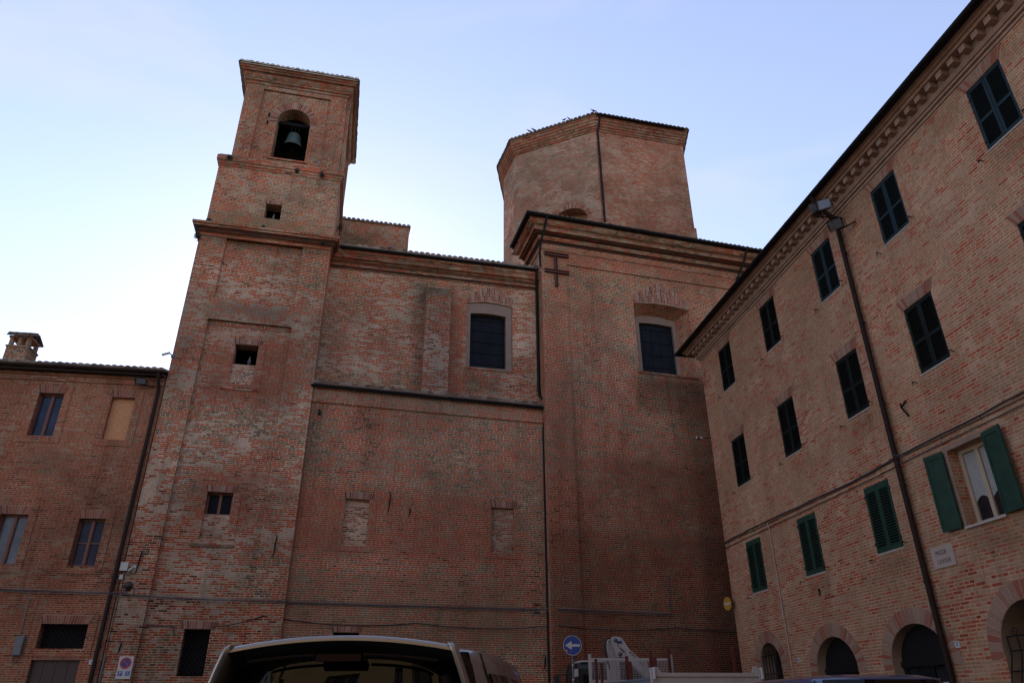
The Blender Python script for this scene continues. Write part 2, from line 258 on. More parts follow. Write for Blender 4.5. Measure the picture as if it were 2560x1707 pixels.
# ---------------------------------------------------------------- mesh tools
class Fr:
    "a wall frame: a runs along the wall, b points out of it towards the square, c is height"
    def __init__(s, ox, oy, ex):
        s.o = Vector((ox, oy, 0)); s.ex = Vector((ex[0], ex[1], 0)).normalized(); s.out = Vector((s.ex.y, -s.ex.x, 0))
    def p(s, a, b, c): return s.o + s.ex * a + s.out * b + Vector((0, 0, c))
    def xy(s, a, b=0.0): q = s.p(a, b, 0); return (q.x, q.y)
def azv(d): return (sin(R(d)), cos(R(d)))
class MB:
    def __init__(s): s.v = []; s.f = []; s.mi = []; s.sm = []; s.mat = 0
    def poly(s, pts, smooth=False):
        i = len(s.v); s.v += [Vector(p) for p in pts]; s.f.append(list(range(i, i + len(pts)))); s.mi.append(s.mat); s.sm.append(smooth)
    def grid(s, rows, closed_u=False, smooth=True):
        i = len(s.v); n = len(rows[0])
        for r in rows: s.v += [Vector(p) for p in r]
        for j in range(len(rows) - 1):
            for k in range(n if closed_u else n - 1):
                k2 = (k + 1) % n
                s.f.append([i + j * n + k, i + j * n + k2, i + (j + 1) * n + k2, i + (j + 1) * n + k]); s.mi.append(s.mat); s.sm.append(smooth)
    def hexa(s, p):   # p: 8 points, bottom loop then top loop
        p = [Vector(q) for q in p]
        if (p[1] - p[0]).cross(p[3] - p[0]).dot(p[4] - p[0]) < 0: p = [p[3], p[2], p[1], p[0], p[7], p[6], p[5], p[4]]   # keep faces outwards
        i = len(s.v); s.v += p
        for f in ((3, 2, 1, 0), (4, 5, 6, 7), (0, 1, 5, 4), (1, 2, 6, 5), (2, 3, 7, 6), (3, 0, 4, 7)):
            s.f.append([i + k for k in f]); s.mi.append(s.mat); s.sm.append(False)
    def box(s, fr, a0, a1, b0, b1, c0, c1):
        s.hexa([fr.p(a0, b0, c0), fr.p(a1, b0, c0), fr.p(a1, b1, c0), fr.p(a0, b1, c0), fr.p(a0, b0, c1), fr.p(a1, b0, c1), fr.p(a1, b1, c1), fr.p(a0, b1, c1)])
    def xbox(s, x0, x1, y0, y1, z0, z1): s.box(Fr(0, 0, (1, 0)), x0, x1, -y1, -y0, z0, z1)
    def plate(s, fr, outline, holes, b0, b1, back=True):
        "flat wall between depths b0 (face) and b1, with openings cut through and their reveals"
        loops = [outline] + list(holes); flat = [p for l in loops for p in l]
        tris = tessellate_polygon([[Vector((p[0], p[1], 0)) for p in l] for l in loops])
        for t in tris:
            q = [flat[k] for k in t]
            ar = (q[1][0] - q[0][0]) * (q[2][1] - q[0][1]) - (q[2][0] - q[0][0]) * (q[1][1] - q[0][1])
            if ar < 0: q.reverse()
            s.poly([fr.p(x, b0, z) for x, z in q])
            if back: s.poly([fr.p(x, b1, z) for x, z in reversed(q)])
        for l in loops:
            for k in range(len(l)):
                (x0, z0), (x1, z1) = l[k], l[(k + 1) % len(l)]
                s.poly([fr.p(x0, b0, z0), fr.p(x0, b1, z0), fr.p(x1, b1, z1), fr.p(x1, b0, z1)])
    def sweep(s, path, prof, closed=False, caps=True):
        "moulding: profile (out, z) carried along a plan path, outwards = right-hand side, mitred"
        P = [Vector((p[0], p[1])) for p in path]; n = len(P); rows = []
        for i in range(n):
            d0 = (P[i] - P[i - 1]).normalized() if (i > 0 or closed) else None
            d1 = (P[(i + 1) % n] - P[i]).normalized() if (i < n - 1 or closed) else None
            if d0 is None: d0 = d1
            if d1 is None: d1 = d0
            n0 = Vector((d0.y, -d0.x)); n1 = Vector((d1.y, -d1.x)); mm = (n0 + n1); mm = mm / max(0.2, mm.dot(n1))
            rows.append([Vector((P[i].x + mm.x * o, P[i].y + mm.y * o, z)) for o, z in prof])
        k = len(prof)
        for i in range(n if closed else n - 1):
            r0, r1 = rows[i], rows[(i + 1) % n]
            for j in range(k):
                s.poly([r0[j], r0[(j + 1) % k], r1[(j + 1) % k], r1[j]])
        if caps and not closed:
            s.poly(rows[0]); s.poly(list(reversed(rows[-1])))
    def tube(s, pts, r, n=8, caps=True):
        P = [Vector(p) for p in pts]; rows = []; rr = r if isinstance(r, (list, tuple)) else [r] * len(P)
        t = (P[1] - P[0]).normalized(); up = Vector((0, 0, 1)) if abs(t.z) < 0.9 else Vector((1, 0, 0))
        x = t.cross(up).normalized()
        for i, p in enumerate(P):
            if 0 < i < len(P) - 1: t = ((P[i] - P[i - 1]).normalized() + (P[i + 1] - P[i]).normalized()).normalized()
            elif i == len(P) - 1: t = (P[i] - P[i - 1]).normalized()
            x = (x - t * x.dot(t)).normalized(); y = t.cross(x)
            rows.append([p + (x * cos(2 * pi * k / n) + y * sin(2 * pi * k / n)) * rr[i] for k in range(n)])
        s.grid(rows, True, True)
        if caps: s.poly(list(reversed(rows[0]))); s.poly(rows[-1])
    def lathe(s, o, prof, n=20, axis=None):
        "profile (r, h) turned about an axis through o"
        o = Vector(o); ax = Vector(axis or (0, 0, 1)).normalized(); x = ax.cross(Vector((0, 0, 1)) if abs(ax.z) < 0.9 else Vector((1, 0, 0))).normalized(); y = ax.cross(x)
        s.grid([[o + ax * h + (x * cos(2 * pi * k / n) + y * sin(2 * pi * k / n)) * r for k in range(n)] for r, h in prof], True, True)
    def disc(s, o, nrm, r, n=28):
        o = Vector(o); ax = Vector(nrm).normalized(); x = ax.cross(Vector((0, 0, 1))).normalized(); y = ax.cross(x)
        s.poly([o + (x * cos(2 * pi * k / n) + y * sin(2 * pi * k / n)) * r for k in range(n)])
    def build(s, name, mats, parent=None):
        if not isinstance(mats, (list, tuple)): mats = [mats]
        me = bpy.data.meshes.new(name); base = parent.matrix_world.translation if parent else Vector((0, 0, 0))
        base = parent['at'] if parent and 'at' in parent else base
        base = Vector(base)
        me.from_pydata([tuple(p - base) for p in s.v], [], s.f)
        uvl = me.uv_layers.new(name="UVMap"); data = uvl.data
        for poly in me.polygons:
            poly.material_index = s.mi[poly.index]; poly.use_smooth = s.sm[poly.index]
            n = poly.normal
            if abs(n.z) < 0.75:
                t = Vector((-n.y, n.x, 0)).normalized() if (abs(n.x) + abs(n.y)) > 1e-6 else Vector((1, 0, 0))
                for li in poly.loop_indices:
                    q = s.v[me.loops[li].vertex_index]; data[li].uv = (q.dot(t), q.z)
            else:
                for li in poly.loop_indices:
                    q = s.v[me.loops[li].vertex_index]; data[li].uv = (q.x, q.y)
        for m in mats: me.materials.append(M[m] if isinstance(m, str) else m)
        o = bpy.data.objects.new(name, me); COL.objects.link(o)
        if parent: o.parent = parent; o['at'] = tuple(base)
        if 'at' in o: pass
        return o
def thing(name, label, cat, at=(0, 0, 0), group=None):
    o = bpy.data.objects.new(name, None); COL.objects.link(o); o.location = at; o.empty_display_size = 0.3
    o['at'] = tuple(at); o['label'] = label; o['category'] = cat
    if group: o['group'] = group
    return o
def solo(name, mb, mats, label, cat, at=None, group=None):
    "a thing that is one mesh, its origin at its own place"
    if at is None: at = sum(mb.v, Vector()) / len(mb.v)
    class A: pass
    e = bpy.data.objects.new('tmp', None); e['at'] = tuple(at)
    o = mb.build(name, mats, e); o.parent = None; o.location = at; bpy.data.objects.remove(e)
    o['label'] = label; o['category'] = cat
    if group: o['group'] = group
    return o
def rect(a0, a1, c0, c1): return [(a0, c0), (a1, c0), (a1, c1), (a0, c1)]
def arch(a0, a1, c0, spring, rise, n=14):
    "opening with an elliptical head"
    ac, h = (a0 + a1) / 2, (a1 - a0) / 2
    return [(a0, c0), (a1, c0)] + [(ac + h * cos(pi * k / n), spring + rise * sin(pi * k / n)) for k in range(n + 1)]
def seg(a0, a1, c0, spring, rise, n=8):
    "opening with a flat curved head"
    return [(a0, c0), (a1, c0)] + [(a1 + (a0 - a1) * k / n, spring + rise * (1 - (2 * k / n - 1) ** 2)) for k in range(n + 1)]
def vous(mb, fr, inner, outer, n, b, gap=0.18, split=0):
    "fan of bricks between two matching curves given as functions t -> (a, c); material 1 = bricks, 0 = mortar bed"
    mb.mat = 0; K = 24
    pts = [inner(k / K) for k in range(K + 1)] + [outer(1 - k / K) for k in range(K + 1)]
    for k in range(K):
        i0, i1, o0, o1 = inner(k / K), inner((k + 1) / K), outer(k / K), outer((k + 1) / K)
        mb.hexa([fr.p(i0[0], b - 0.02, i0[1]), fr.p(i1[0], b - 0.02, i1[1]), fr.p(i1[0], b + 0.004, i1[1]), fr.p(i0[0], b + 0.004, i0[1]),
                 fr.p(o0[0], b - 0.02, o0[1]), fr.p(o1[0], b - 0.02, o1[1]), fr.p(o1[0], b + 0.004, o1[1]), fr.p(o0[0], b + 0.004, o0[1])])
    mb.mat = 1
    for k in range(n):
        t0, t1 = (k + gap / 2) / n, (k + 1 - gap / 2) / n
        cuts = [0.03, 0.98]
        if split and k % 2 == 0: cuts = [0.03, 0.48, 0.53, 0.98]
        elif split: cuts = [0.03, 0.26, 0.31, 0.98] if k % 4 == 1 else [0.03, 0.72, 0.77, 0.98]
        for q in range(0, len(cuts), 2):
            f0, f1 = cuts[q], cuts[q + 1]; bb = b + 0.006 + random.random() * 0.008
            def L(t, f): i, o = inner(t), outer(t); return (i[0] + (o[0] - i[0]) * f, i[1] + (o[1] - i[1]) * f)
            A, B, C, D = L(t0, f0), L(t1, f0), L(t1, f1), L(t0, f1)
            mb.hexa([fr.p(A[0], b - 0.01, A[1]), fr.p(B[0], b - 0.01, B[1]), fr.p(B[0], bb, B[1]), fr.p(A[0], bb, A[1]),
                     fr.p(D[0], b - 0.01, D[1]), fr.p(C[0], b - 0.01, C[1]), fr.p(C[0], bb, C[1]), fr.p(D[0], bb, D[1])])
    mb.mat = 0
def lintel(mb, fr, a0, a1, c0, h, b, n=None, fan=0.12):
    n = n or max(6, int((a1 - a0) / 0.068))
    vous(mb, fr, lambda t: (a0 + (a1 - a0) * t, c0), lambda t: (a0 - fan + (a1 - a0 + 2 * fan) * t, c0 + h), n, b)
def tiles(mb, path, up, z0, slope, length, pitch=0.21, r=0.095, lift=0.0, over=0.0):
    "rows of half-round tiles running up from an eave line (two plan points), 'up' = plan direction uphill"
    a, b = Vector((*path[0], 0)), Vector((*path[1], 0)); d = b - a; L = d.length; d.normalize(); u = Vector((*up, 0)).normalized()
    n = max(1, int(round(L / pitch)))
    for k in range(n):
        o = a + d * (L * (k + 0.5) / n) - u * over; j = random.uniform(-0.012, 0.012); rows = []
        for f, rr in ((0, r), (0.5, r * 0.93), (1, r * 0.86)):
            q = o + u * (length * f + j) + Vector((0, 0, z0 + slope * length * f + random.uniform(-0.006, 0.006)))
            rows.append([q + d * (rr * cos(pi * t / 7)) + Vector((0, 0, rr * sin(pi * t / 7) * 0.95)) for t in range(8)])
        mb.grid(rows, False, True)
        q0 = rows[0]; c = [p + u * 0.02 - Vector((0, 0, 0.016)) for p in q0]
        mb.poly(q0)
    # bed under the tiles
    e0, e1 = a + Vector((0, 0, z0)), b + Vector((0, 0, z0)); f0, f1 = e0 + u * length + Vector((0, 0, slope * length)), e1 + u * length + Vector((0, 0, slope * length))
    dn = Vector((0, 0, -0.05)); mb.hexa([e0 + dn, e1 + dn, f1 + dn, f0 + dn, e0, e1, f1, f0])
def chan(r, t=0.012, n=8):
    "half-round gutter profile about (0,0)"
    return [(r * cos(pi + pi * k / n), r * sin(pi + pi * k / n)) for k in range(n + 1)] + [((r - t) * cos(2 * pi - pi * k / n), (r - t) * sin(2 * pi - pi * k / n)) for k in range(n + 1)]
def gutter(mb, path, o, z, r=0.075):
    mb.sweep(path, [(o + x, z + y) for x, y in chan(r)])
def bars(mb, fr, a0, a1, c0, c1, b, na, nc, r=0.01):
    for k in range(na):
        a = a0 + (a1 - a0) * (k + 0.5) / na; mb.tube([fr.p(a, b, c0), fr.p(a, b, c1)], r, 6)
    for k in range(nc):
        c = c0 + (c1 - c0) * (k + 0.5) / nc; mb.tube([fr.p(a0, b + 0.004, c), fr.p(a1, b + 0.004, c)], r, 6)
def textmesh(mb, body, size, fr, a, b, c, rot=0.0, sx=1.0, bold=0.0):
    "lettering as thin solid geometry, centred at (a, c) on a wall frame"
    cu_ = bpy.data.curves.new('t', 'FONT'); cu_.body = body; cu_.size = size; cu_.align_x = 'CENTER'; cu_.align_y = 'CENTER'; cu_.extrude = 0.002; cu_.offset = bold
    o = bpy.data.objects.new('t', cu_); COL.objects.link(o); dg = bpy.context.evaluated_depsgraph_get(); me = o.evaluated_get(dg).to_mesh()
    for p in me.polygons:
        q = []
        for i in p.vertices:
            w = me.vertices[i].co; x, y = w.x * sx, w.y; x, y = x * cos(rot) - y * sin(rot), x * sin(rot) + y * cos(rot)
            q.append(fr.p(a + x, b + w.z, c + y))
        mb.poly(q)
    o.evaluated_get(dg).to_mesh_clear(); bpy.data.objects.remove(o); bpy.data.curves.remove(cu_)

# ================================================================ SETTING
g = MB(); g.poly([(-900, -900, 0), (900, -900, 0), (900, 900, 0), (-900, 900, 0)])
go = g.build('ground', 'paving'); go['kind'] = 'structure'

# ================================================================ BRICK HOUSE (left)
HF = Fr(-6.6, 25.0, azv(94.29))
house = thing('brick_house', 'reddish brick house with small windows, dark gutter and a chimney, joined to the bell tower', 'house', (-11.5, 25.35, 0))
wins = [(-3.71, -2.93, 9.5, 11.0, 'blue'), (-1.43, -0.69, 9.48, 10.97, 'osb'), (-3.75, -2.94, 5.45, 6.97, 'grey'), (-1.46, -0.69, 5.45, 6.9, 'red'), (-1.74, -0.45, 3.16, 3.83, 'grate'), (-4.55, -3.22, 2.2, 3.83, 'grate'),
        (-6.3, -5.5, 9.5, 11.0, 'blue'), (-6.3, -5.5, 5.45, 6.97, 'grey')]
door_r = (-1.76, -0.46, 0.0, 2.86)
m = MB(); X0 = -14.0
m.plate(HF, [(X0, 0), (door_r[0], 0), (door_r[0], 2.86), (door_r[1], 2.86), (door_r[1], 0), (0.12, 0), (0.12, 11.75), (X0, 11.75)], [rect(*w[:4]) for w in wins], 0, -0.45)
m.box(HF, X0, X0 + 0.4, -8, -0.45, 0, 11.75); m.box(HF, X0, 0.12, -8.4, -8, 0, 11.75)
m.box(HF, -0.28, 0.12, -8, -0.45, 0, 11.75)
m.build('wall', 'house', house)
m = MB(); m.box(HF, X0 + 0.5, -0.4, -1.3, -1.25, 0, 11.6); m.box(HF, X0 + 0.5, -0.4, -7.9, -0.5, 11.45, 11.5); m.build('interior_partition', 'void', house)
m = MB()
m.sweep([HF.xy(X0), HF.xy(0.1)], [(0, 11.42), (0.05, 11.44), (0.06, 11.60), (0.12, 11.62), (0.12, 11.70), (0.0, 11.74)])
m.build('cornice', 'house', house)
m = MB(); m.sweep([HF.xy(X0), HF.xy(0.12)], [(0, 11.745), (0.36, 11.70), (0.36, 11.76), (0, 11.86)]); m.build('soffit', 'eave', house)
m = MB(); gutter(m, [HF.xy(X0), HF.xy(0.16)], 0.42, 11.83, 0.085); m.build('gutter', 'brown_gutter', house)
m = MB(); tiles(m, [HF.xy(X0, 0.38), HF.xy(0.12, 0.38)], (-HF.out.x, -HF.out.y), 11.90, 0.30, 4.6, 0.215, 0.105)
m.hexa([HF.p(X0, -3.9, 13.05), HF.p(0.1, -3.9, 13.05), HF.p(0.1, -8.6, 11.7), HF.p(X0, -8.6, 11.7), HF.p(X0, -3.9, 13.12), HF.p(0.1, -3.9, 13.12), HF.p(0.1, -8.6, 11.8), HF.p(X0, -8.6, 11.8)])
roof = m.build('roof', 'tile', house)
# chimney
CF = Fr(*HF.xy(-5.45, -1.45), HF.ex)
ch = MB(); ch.box(CF, -0.36, 0.36, -0.36, 0.36, 12.1, 13.12); ch.box(CF, -0.39, 0.39, -0.39, 0.39, 13.121, 13.18)
for x in (-0.34, 0.22):
    for y in (-0.34, 0.22): ch.box(CF, x, x + 0.12, y, y + 0.12, 13.181, 13.48)
ch.box(CF, -0.06, 0.06, 0.24, 0.34, 13.181, 13.48)
ch.box(CF, -0.37, 0.37, -0.37, 0.37, 13.481, 13.55)
chim = ch.build('chimney', 'belfry', house)
ch = MB()
for s_ in (-1, 1):
    ch.hexa([CF.p(-0.43, 0, 13.74), CF.p(0.43, 0, 13.74), CF.p(0.43, s_ * 0.46, 13.52), CF.p(-0.43, s_ * 0.46, 13.52), CF.p(-0.43, 0, 13.80), CF.p(0.43, 0, 13.80), CF.p(0.43, s_ * 0.46, 13.58), CF.p(-0.43, s_ * 0.46, 13.58)])
for k in range(4): ch.tube([CF.p(-0.33 + k * 0.22, 0.48, 13.58), CF.p(-0.33 + k * 0.22, 0.0, 13.80)], 0.065, 8)
ch.box(CF, -0.36, 0.36, -0.05, 0.05, 13.551, 13.73)
ch.build('cap', 'tile', chim)
# windows
def surround(parent, fr, a0, a1, c0, c1, w, b, mat, d=0.025):
    m = MB(); m.plate(fr, rect(a0 - w, a1 + w, c0 - 0.21, c1 + 0.27), [rect(a0, a1, c0, c1)], b + d, b - 0.01); return m.build('surround', mat, parent)
for (a0, a1, c0, c1, k) in wins:
    m = MB()
    if k == 'grate': m.box(HF, a0, a1, -0.30, -0.28, c0, c1); w = m.build('window', 'void', house)
    elif k == 'osb': m.box(HF, a0, a1, -0.17, -0.13, c0, c1); w = m.build('window', 'osb', house); w['label'] = 'window boarded up with pale chipboard'
    else:
        am = (a0 + a1) / 2; fw = 0.055
        m.plate(HF, rect(a0, a1, c0, c1), [rect(a0 + fw, am - fw, c0 + fw + 0.02, c1 - fw), rect(am + fw, a1 - fw, c0 + fw + 0.02, c1 - fw)], -0.15, -0.21)
        m.box(HF, am - 0.03, am + 0.03, -0.15, -0.13, c0 + 0.02, c1 - 0.02)
        if k == 'red':
            for q0, q1 in ((a0 + fw, am - fw), (am + fw, a1 - fw)): m.box(HF, q0, q1, -0.20, -0.155, (c0 + c1) / 2 - 0.02, (c0 + c1) / 2 + 0.02)
        w = m.build('window', 'wood', house)
        m = MB(); m.box(HF, a0 + 0.03, a1 - 0.03, -0.20, -0.195, c0 + 0.03, c1 - 0.03); m.build('pane', 'grey_pane' if k == 'grey' else 'blue_pane', w)
    surround(w, HF, a0, a1, c0, c1, 0.235, 0, 'house')
    m = MB(); lintel(m, HF, a0, a1, c1 + 0.001, 0.27 if c1 > 4 else 0.24, 0.027, fan=0.10); m.build('lintel', ['mortar', 'house_voussoir'], w)
    if k == 'grate':
        m = MB(); n = int((a1 - a0) / 0.13); h = c1 - c0
        for q in range(-6, n + 6):
            for s_ in (1, -1):
                x0 = a0 + q * 0.13; pts = []
                t0, t1 = 0.0, 1.0
                xs = lambda t: x0 + s_ * h * 0.8 * t
                ts = [t for t in (i / 40 for i in range(41)) if a0 <= xs(t) <= a1]
                if len(ts) > 2: m.tube([HF.p(xs(ts[0]), -0.08 + s_ * 0.004, c0 + h * ts[0]), HF.p(xs(ts[-1]), -0.08 + s_ * 0.004, c0 + h * ts[-1])], 0.006, 5)
        m.build('grate', 'iron', w)
m = MB()
for q in range(4):
    a = door_r[0] + (door_r[1] - door_r[0]) * q / 4; m.box(HF, a + 0.004, a + 0.32, -0.16, -0.11, 0, 2.86)
d = m.build('door', 'dark_wood', house)
m = MB(); lintel(m, HF, door_r[0], door_r[1], 2.865, 0.25, 0.004, fan=0.05); m.build('lintel', ['mortar', 'house_voussoir'], d)
# downpipe at the corner with the tower
m = MB(); m.tube([HF.p(0.0, 0.42, 11.76), HF.p(0.0, 0.40, 11.62), HF.p(0.0, 0.12, 11.35), HF.p(0.0, 0.09, 11.1), HF.p(-0.03, 0.09, 0.1)], 0.058, 10)
for c in (10.3, 8.6, 6.9, 5.0, 3.2): m.tube([HF.p(-0.01, 0.09, c), HF.p(-0.01, 0.09, c + 0.05)], 0.068, 10)
m.build('downpipe', 'brown_gutter', house)

# ================================================================ BELL TOWER
TF = Fr(0, 25.0, (1, 0))
tower = thing('bell_tower', 'tall square brick bell tower with arched belfry opening and tiled roof edge', 'bell tower', (-4.0, 27.3, 0))
m = MB()
m.plate(TF, [(-6.45, 0), (-5.58, 0), (-5.54, 14.22), (-2.62, 14.19), (-2.59, 0), (-1.58, 0), (-1.58, 17.9), (-2.64, 17.9), (-2.64, 15.14), (-5.50, 15.16), (-5.47, 17.9), (-6.45, 17.9)], [], 0, -0.13)
m.plate(TF, rect(-6.449, -1.581, 0, 17.9), [rect(-4.46, -3.66, 11.8, 13.36), rect(-4.48, -3.66, 6.4, 7.95), rect(-4.41, -3.66, 2.45, 3.75)], -0.1305, -0.6)
m.xbox(-6.449, -6.0, 25.6, 30, 0, 17.9); m.xbox(-2.05, -1.581, 25.6, 30, 0, 17.9); m.xbox(-6.449, -1.581, 30.0, 30.4, 0, 17.9); m.xbox(-6.0, -2.05, 25.6, 30, 17.4, 17.9)
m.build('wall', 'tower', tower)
m = MB(); m.xbox(-5.9, -2.1, 26.6, 26.65, 0.1, 17.3); m.build('interior_partition', 'void', tower)
m = MB()
for k in range(24): m.box(TF, -5.53 + k * 0.121, -5.53 + k * 0.121 + 0.075, -0.13, -0.10, 14.02, 14.18)
m.build('brick_dentils', 'moulding', tower)
U = [(-6.45, 30.4), (-6.45, 25.0), (-1.58, 25.0), (-1.58, 30.4)]
m = MB(); m.sweep(U, [(0.0, 17.72), (0.05, 17.74), (0.05, 17.84), (0.10, 17.86), (0.15, 17.98), (0.24, 18.05), (0.24, 18.12), (0.30, 18.14), (0.30, 18.23), (0.0, 18.42)]); m.build('cornice', 'moulding', tower)
m = MB(); m.sweep(U, [(0.1, 17.87), (0.151, 17.875), (0.155, 17.975), (0.242, 18.045), (0.2, 18.05), (0.1, 17.95)]); m.build('shade_course', 'recess_shade', tower)  # dark strip: painted shade in the tower cornice groove
# middle stage
m = MB(); MF = Fr(0, 25.1, (1, 0))
m.plate(MF, rect(-6.36, -1.54, 17.9, 21.75), [rect(-4.30, -3.68, 18.96, 19.66)], 0, -0.5)
m.xbox(-6.36, -5.9, 25.6, 30.3, 17.9, 21.75); m.xbox(-2.0, -1.54, 25.6, 30.3, 17.9, 21.75); m.xbox(-5.9, -2.0, 29.9, 30.3, 17.9, 21.75)
m.xbox(-5.9, -2.0, 25.6, 29.9, 21.6, 21.75)
m.build('upper_wall', 'belfry', tower)
m = MB(); m.xbox(-5.85, -2.05, 26.3, 26.35, 18.0, 21.5); m.build('interior_partition', 'void', tower)
U2 = [(-6.36, 30.3), (-6.36, 25.1), (-1.54, 25.1), (-1.54, 30.3)]
m = MB(); m.sweep(U2, [(0.0, 21.22), (0.03, 21.23), (0.03, 21.33), (0.06, 21.35), (0.06, 21.44), (0.11, 21.48), (0.11, 21.70), (0.0, 21.84)]); m.build('string_course', 'moulding', tower)
# belfry
BF = Fr(0, 25.2, (1, 0)); AO = arch(-4.50, -3.12, 22.14, 24.26, 0.70)
m = MB()
m.plate(BF, rect(-5.99, -1.68, 21.75, 26.3), [[(-5.33, 21.76), (-2.40, 21.76), (-2.40, 25.76), (-5.25, 25.78)]], 0, -0.09)
m.plate(BF, rect(-5.989, -1.681, 21.75, 26.3), [AO], -0.0905, -0.75)
m.xbox(-5.989, -5.4, 25.95, 30.1, 21.75, 26.3); m.xbox(-2.27, -1.681, 25.95, 30.1, 21.75, 26.3); m.xbox(-5.4, -2.27, 29.5, 30.1, 21.75, 26.3); m.xbox(-5.4, -2.27, 25.95, 29.5, 26.0, 26.3)
m.box(BF, -1.68, -1.55, -0.55, -0.1, 21.9, 26.1); m.box(BF, -1.68, -1.55, -4.7, -4.2, 21.9, 26.1)
m.build('belfry_wall', 'belfry', tower)
for x, z in ((-4.86, 24.43), (-4.87, 24.0)):
    m = MB(); m.box(BF, x - 0.035, x + 0.035, -0.1, -0.086, z - 0.13, z + 0.13); m.build('wall_slit', 'void', tower)
m = MB(); m.xbox(-5.35, -2.3, 27.4, 27.45, 21.8, 25.95); m.build('interior_partition', 'void', tower)
ac, hw = -3.81, 0.69
m = MB(); vous(m, BF, lambda t: (ac + hw * cos(pi * (1.06 - 1.12 * t)), 24.26 + 0.70 * sin(pi * (1.06 - 1.12 * t))), lambda t: (ac + (hw + 0.30) * cos(pi * (1.06 - 1.12 * t)), 24.26 + (0.70 + 0.36) * sin(pi * (1.06 - 1.12 * t))), 36, -0.086)
m.build('arch', ['mortar', 'voussoir'], tower)
m = MB(); m.box(BF, -4.62, -3.0, -0.7, -0.03, 22.06, 22.14); m.build('sill', 'moulding', tower)
U3 = [(-5.99, 30.1), (-5.99, 25.2), (-1.68, 25.2), (-1.68, 30.1)]
PC = [(0.0, 25.98), (0.04, 25.99), (0.04, 26.12), (0.10, 26.14), (0.10, 26.22), (0.13, 26.25), (0.20, 26.36), (0.20, 26.42), (0.16, 26.44), (0.17, 26.50), (0.27, 26.53), (0.27, 26.62), (0.31, 26.63), (0.34, 26.76), (0.0, 26.85)]
m = MB(); m.sweep(U3, PC); m.build('crowning_cornice', 'moulding', tower)
m = MB(); o_ = 0.40; zz = 26.76
cnr = [(-5.99 - o_, 25.2 - o_), (-1.68 + o_, 25.2 - o_), (-1.68 + o_, 30.1 + o_), (-5.99 - o_, 30.1 + o_)]
ups = [(0, 1), (-1, 0), (0, -1), (1, 0)]
for k in range(4): tiles(m, [cnr[k], cnr[(k + 1) % 4]], ups[k], zz + 0.015, 0.28, 0.55, 0.215, 0.112, over=0.05)
ap = (-3.84, 27.65, zz + 0.75)
for k in range(4):
    c0, c1 = Vector((*cnr[k], zz)), Vector((*cnr[(k + 1) % 4], zz)); m.poly([c0, c1, ap])
m.build('roof', 'tile_pale', tower)
# window fittings of the tower
for (a0, a1, c0, cm, c1, k) in ((-4.46, -3.66, 11.8, 12.60, 13.36, 'open'), (-4.48, -3.66, 6.4, 7.22, 7.95, 'wood')):
    m = MB(); m.box(TF, a0, a1, -0.55, -0.19, c0, cm); w = m.build('walled_up_window', 'infill', tower)
    m = MB(); m.plate(TF, rect(a0 - 0.23, a1 + 0.25, c0 - 0.17, c1 + 0.02), [rect(a0, a1, c0, c1)], -0.105, -0.132); m.build('surround', 'tower', w)
    m = MB(); lintel(m, TF, a0 - 0.04, a1 + 0.06, c1 + 0.005, 0.22, -0.104, fan=0.05); m.build('lintel', ['mortar', 'voussoir'], w)
    m = MB(); m.box(TF, a0 - 0.24, a1 + 0.26, -0.13, -0.09, c0 - 0.22, c0 - 0.13); m.build('sill', 'moulding', w)
    if k == 'wood':
        m = MB(); am = (a0 + a1) / 2; m.plate(TF, rect(a0, a1, cm, c1), [rect(a0 + 0.06, am - 0.045, cm + 0.06, c1 - 0.05), rect(am + 0.045, a1 - 0.06, cm + 0.06, c1 - 0.05)], -0.32, -0.38); m.build('window_frame', 'wood', w)
        m = MB(); m.box(TF, a0 + 0.03, a1 - 0.03, -0.37, -0.365, cm + 0.03, c1 - 0.03); m.build('pane', 'leaded', w)
m = MB(); m.box(TF, -4.41, -3.66, -0.52, -0.5, 2.45, 3.75); w = m.build('barred_window', 'void', tower)
m = MB(); lintel(m, TF, -4.5, -3.56, 3.755, 0.22, -0.105, fan=0.05); m.build('lintel', ['mortar', 'voussoir'], w)
m = MB()
for q in range(-9, 8):
    for s_ in (1, -1):
        x0 = -4.41 + q * 0.13; ts = [i / 40 for i in range(41) if -4.41 <= x0 + s_ * 1.0 * i / 40 <= -3.66]
        if len(ts) > 2: m.tube([TF.p(x0 + s_ * ts[0], -0.2 + s_ * 0.004, 2.45 + 1.3 * ts[0]), TF.p(x0 + s_ * ts[-1], -0.2 + s_ * 0.004, 2.45 + 1.3 * ts[-1])], 0.006, 5)
m.build('grate', 'iron', w)
m = MB(); lintel(m, MF, -4.33, -3.65, 19.662, 0.17, 0.003, fan=0.03); w = m.build('small_window_lintel', ['mortar', 'voussoir'], tower)
# bell
bell = thing('bell', 'greenish bronze bell hanging in the arched belfry opening', 'bell', (-3.75, 25.75, 23.6))
m = MB(); bo = (-3.75, 25.70, 23.04)
m.lathe(bo, [(0.50, 0.0), (0.475, 0.03), (0.43, 0.10), (0.36, 0.26), (0.30, 0.48), (0.265, 0.70), (0.245, 0.78), (0.20, 0.83), (0.0, 0.86)], 32); m.mat = 1; m.lathe(bo, [(0.50, 0.0), (0.45, 0.02), (0.33, 0.3), (0.25, 0.7), (0.0, 0.78)], 32); m.mat = 0
for h in (0.12, 0.62, 0.74): m.lathe(bo, [(0.44 - h * 0.24, h), (0.455 - h * 0.24, h + 0.012), (0.44 - h * 0.24, h + 0.024)], 32)
m.build('bell_body', ['bronze', 'iron'], bell)  # inside in the black iron colour: shade of the mouth painted in
m = MB(); m.xbox(-4.49, -3.13, 25.64, 25.78, 24.34, 24.50)
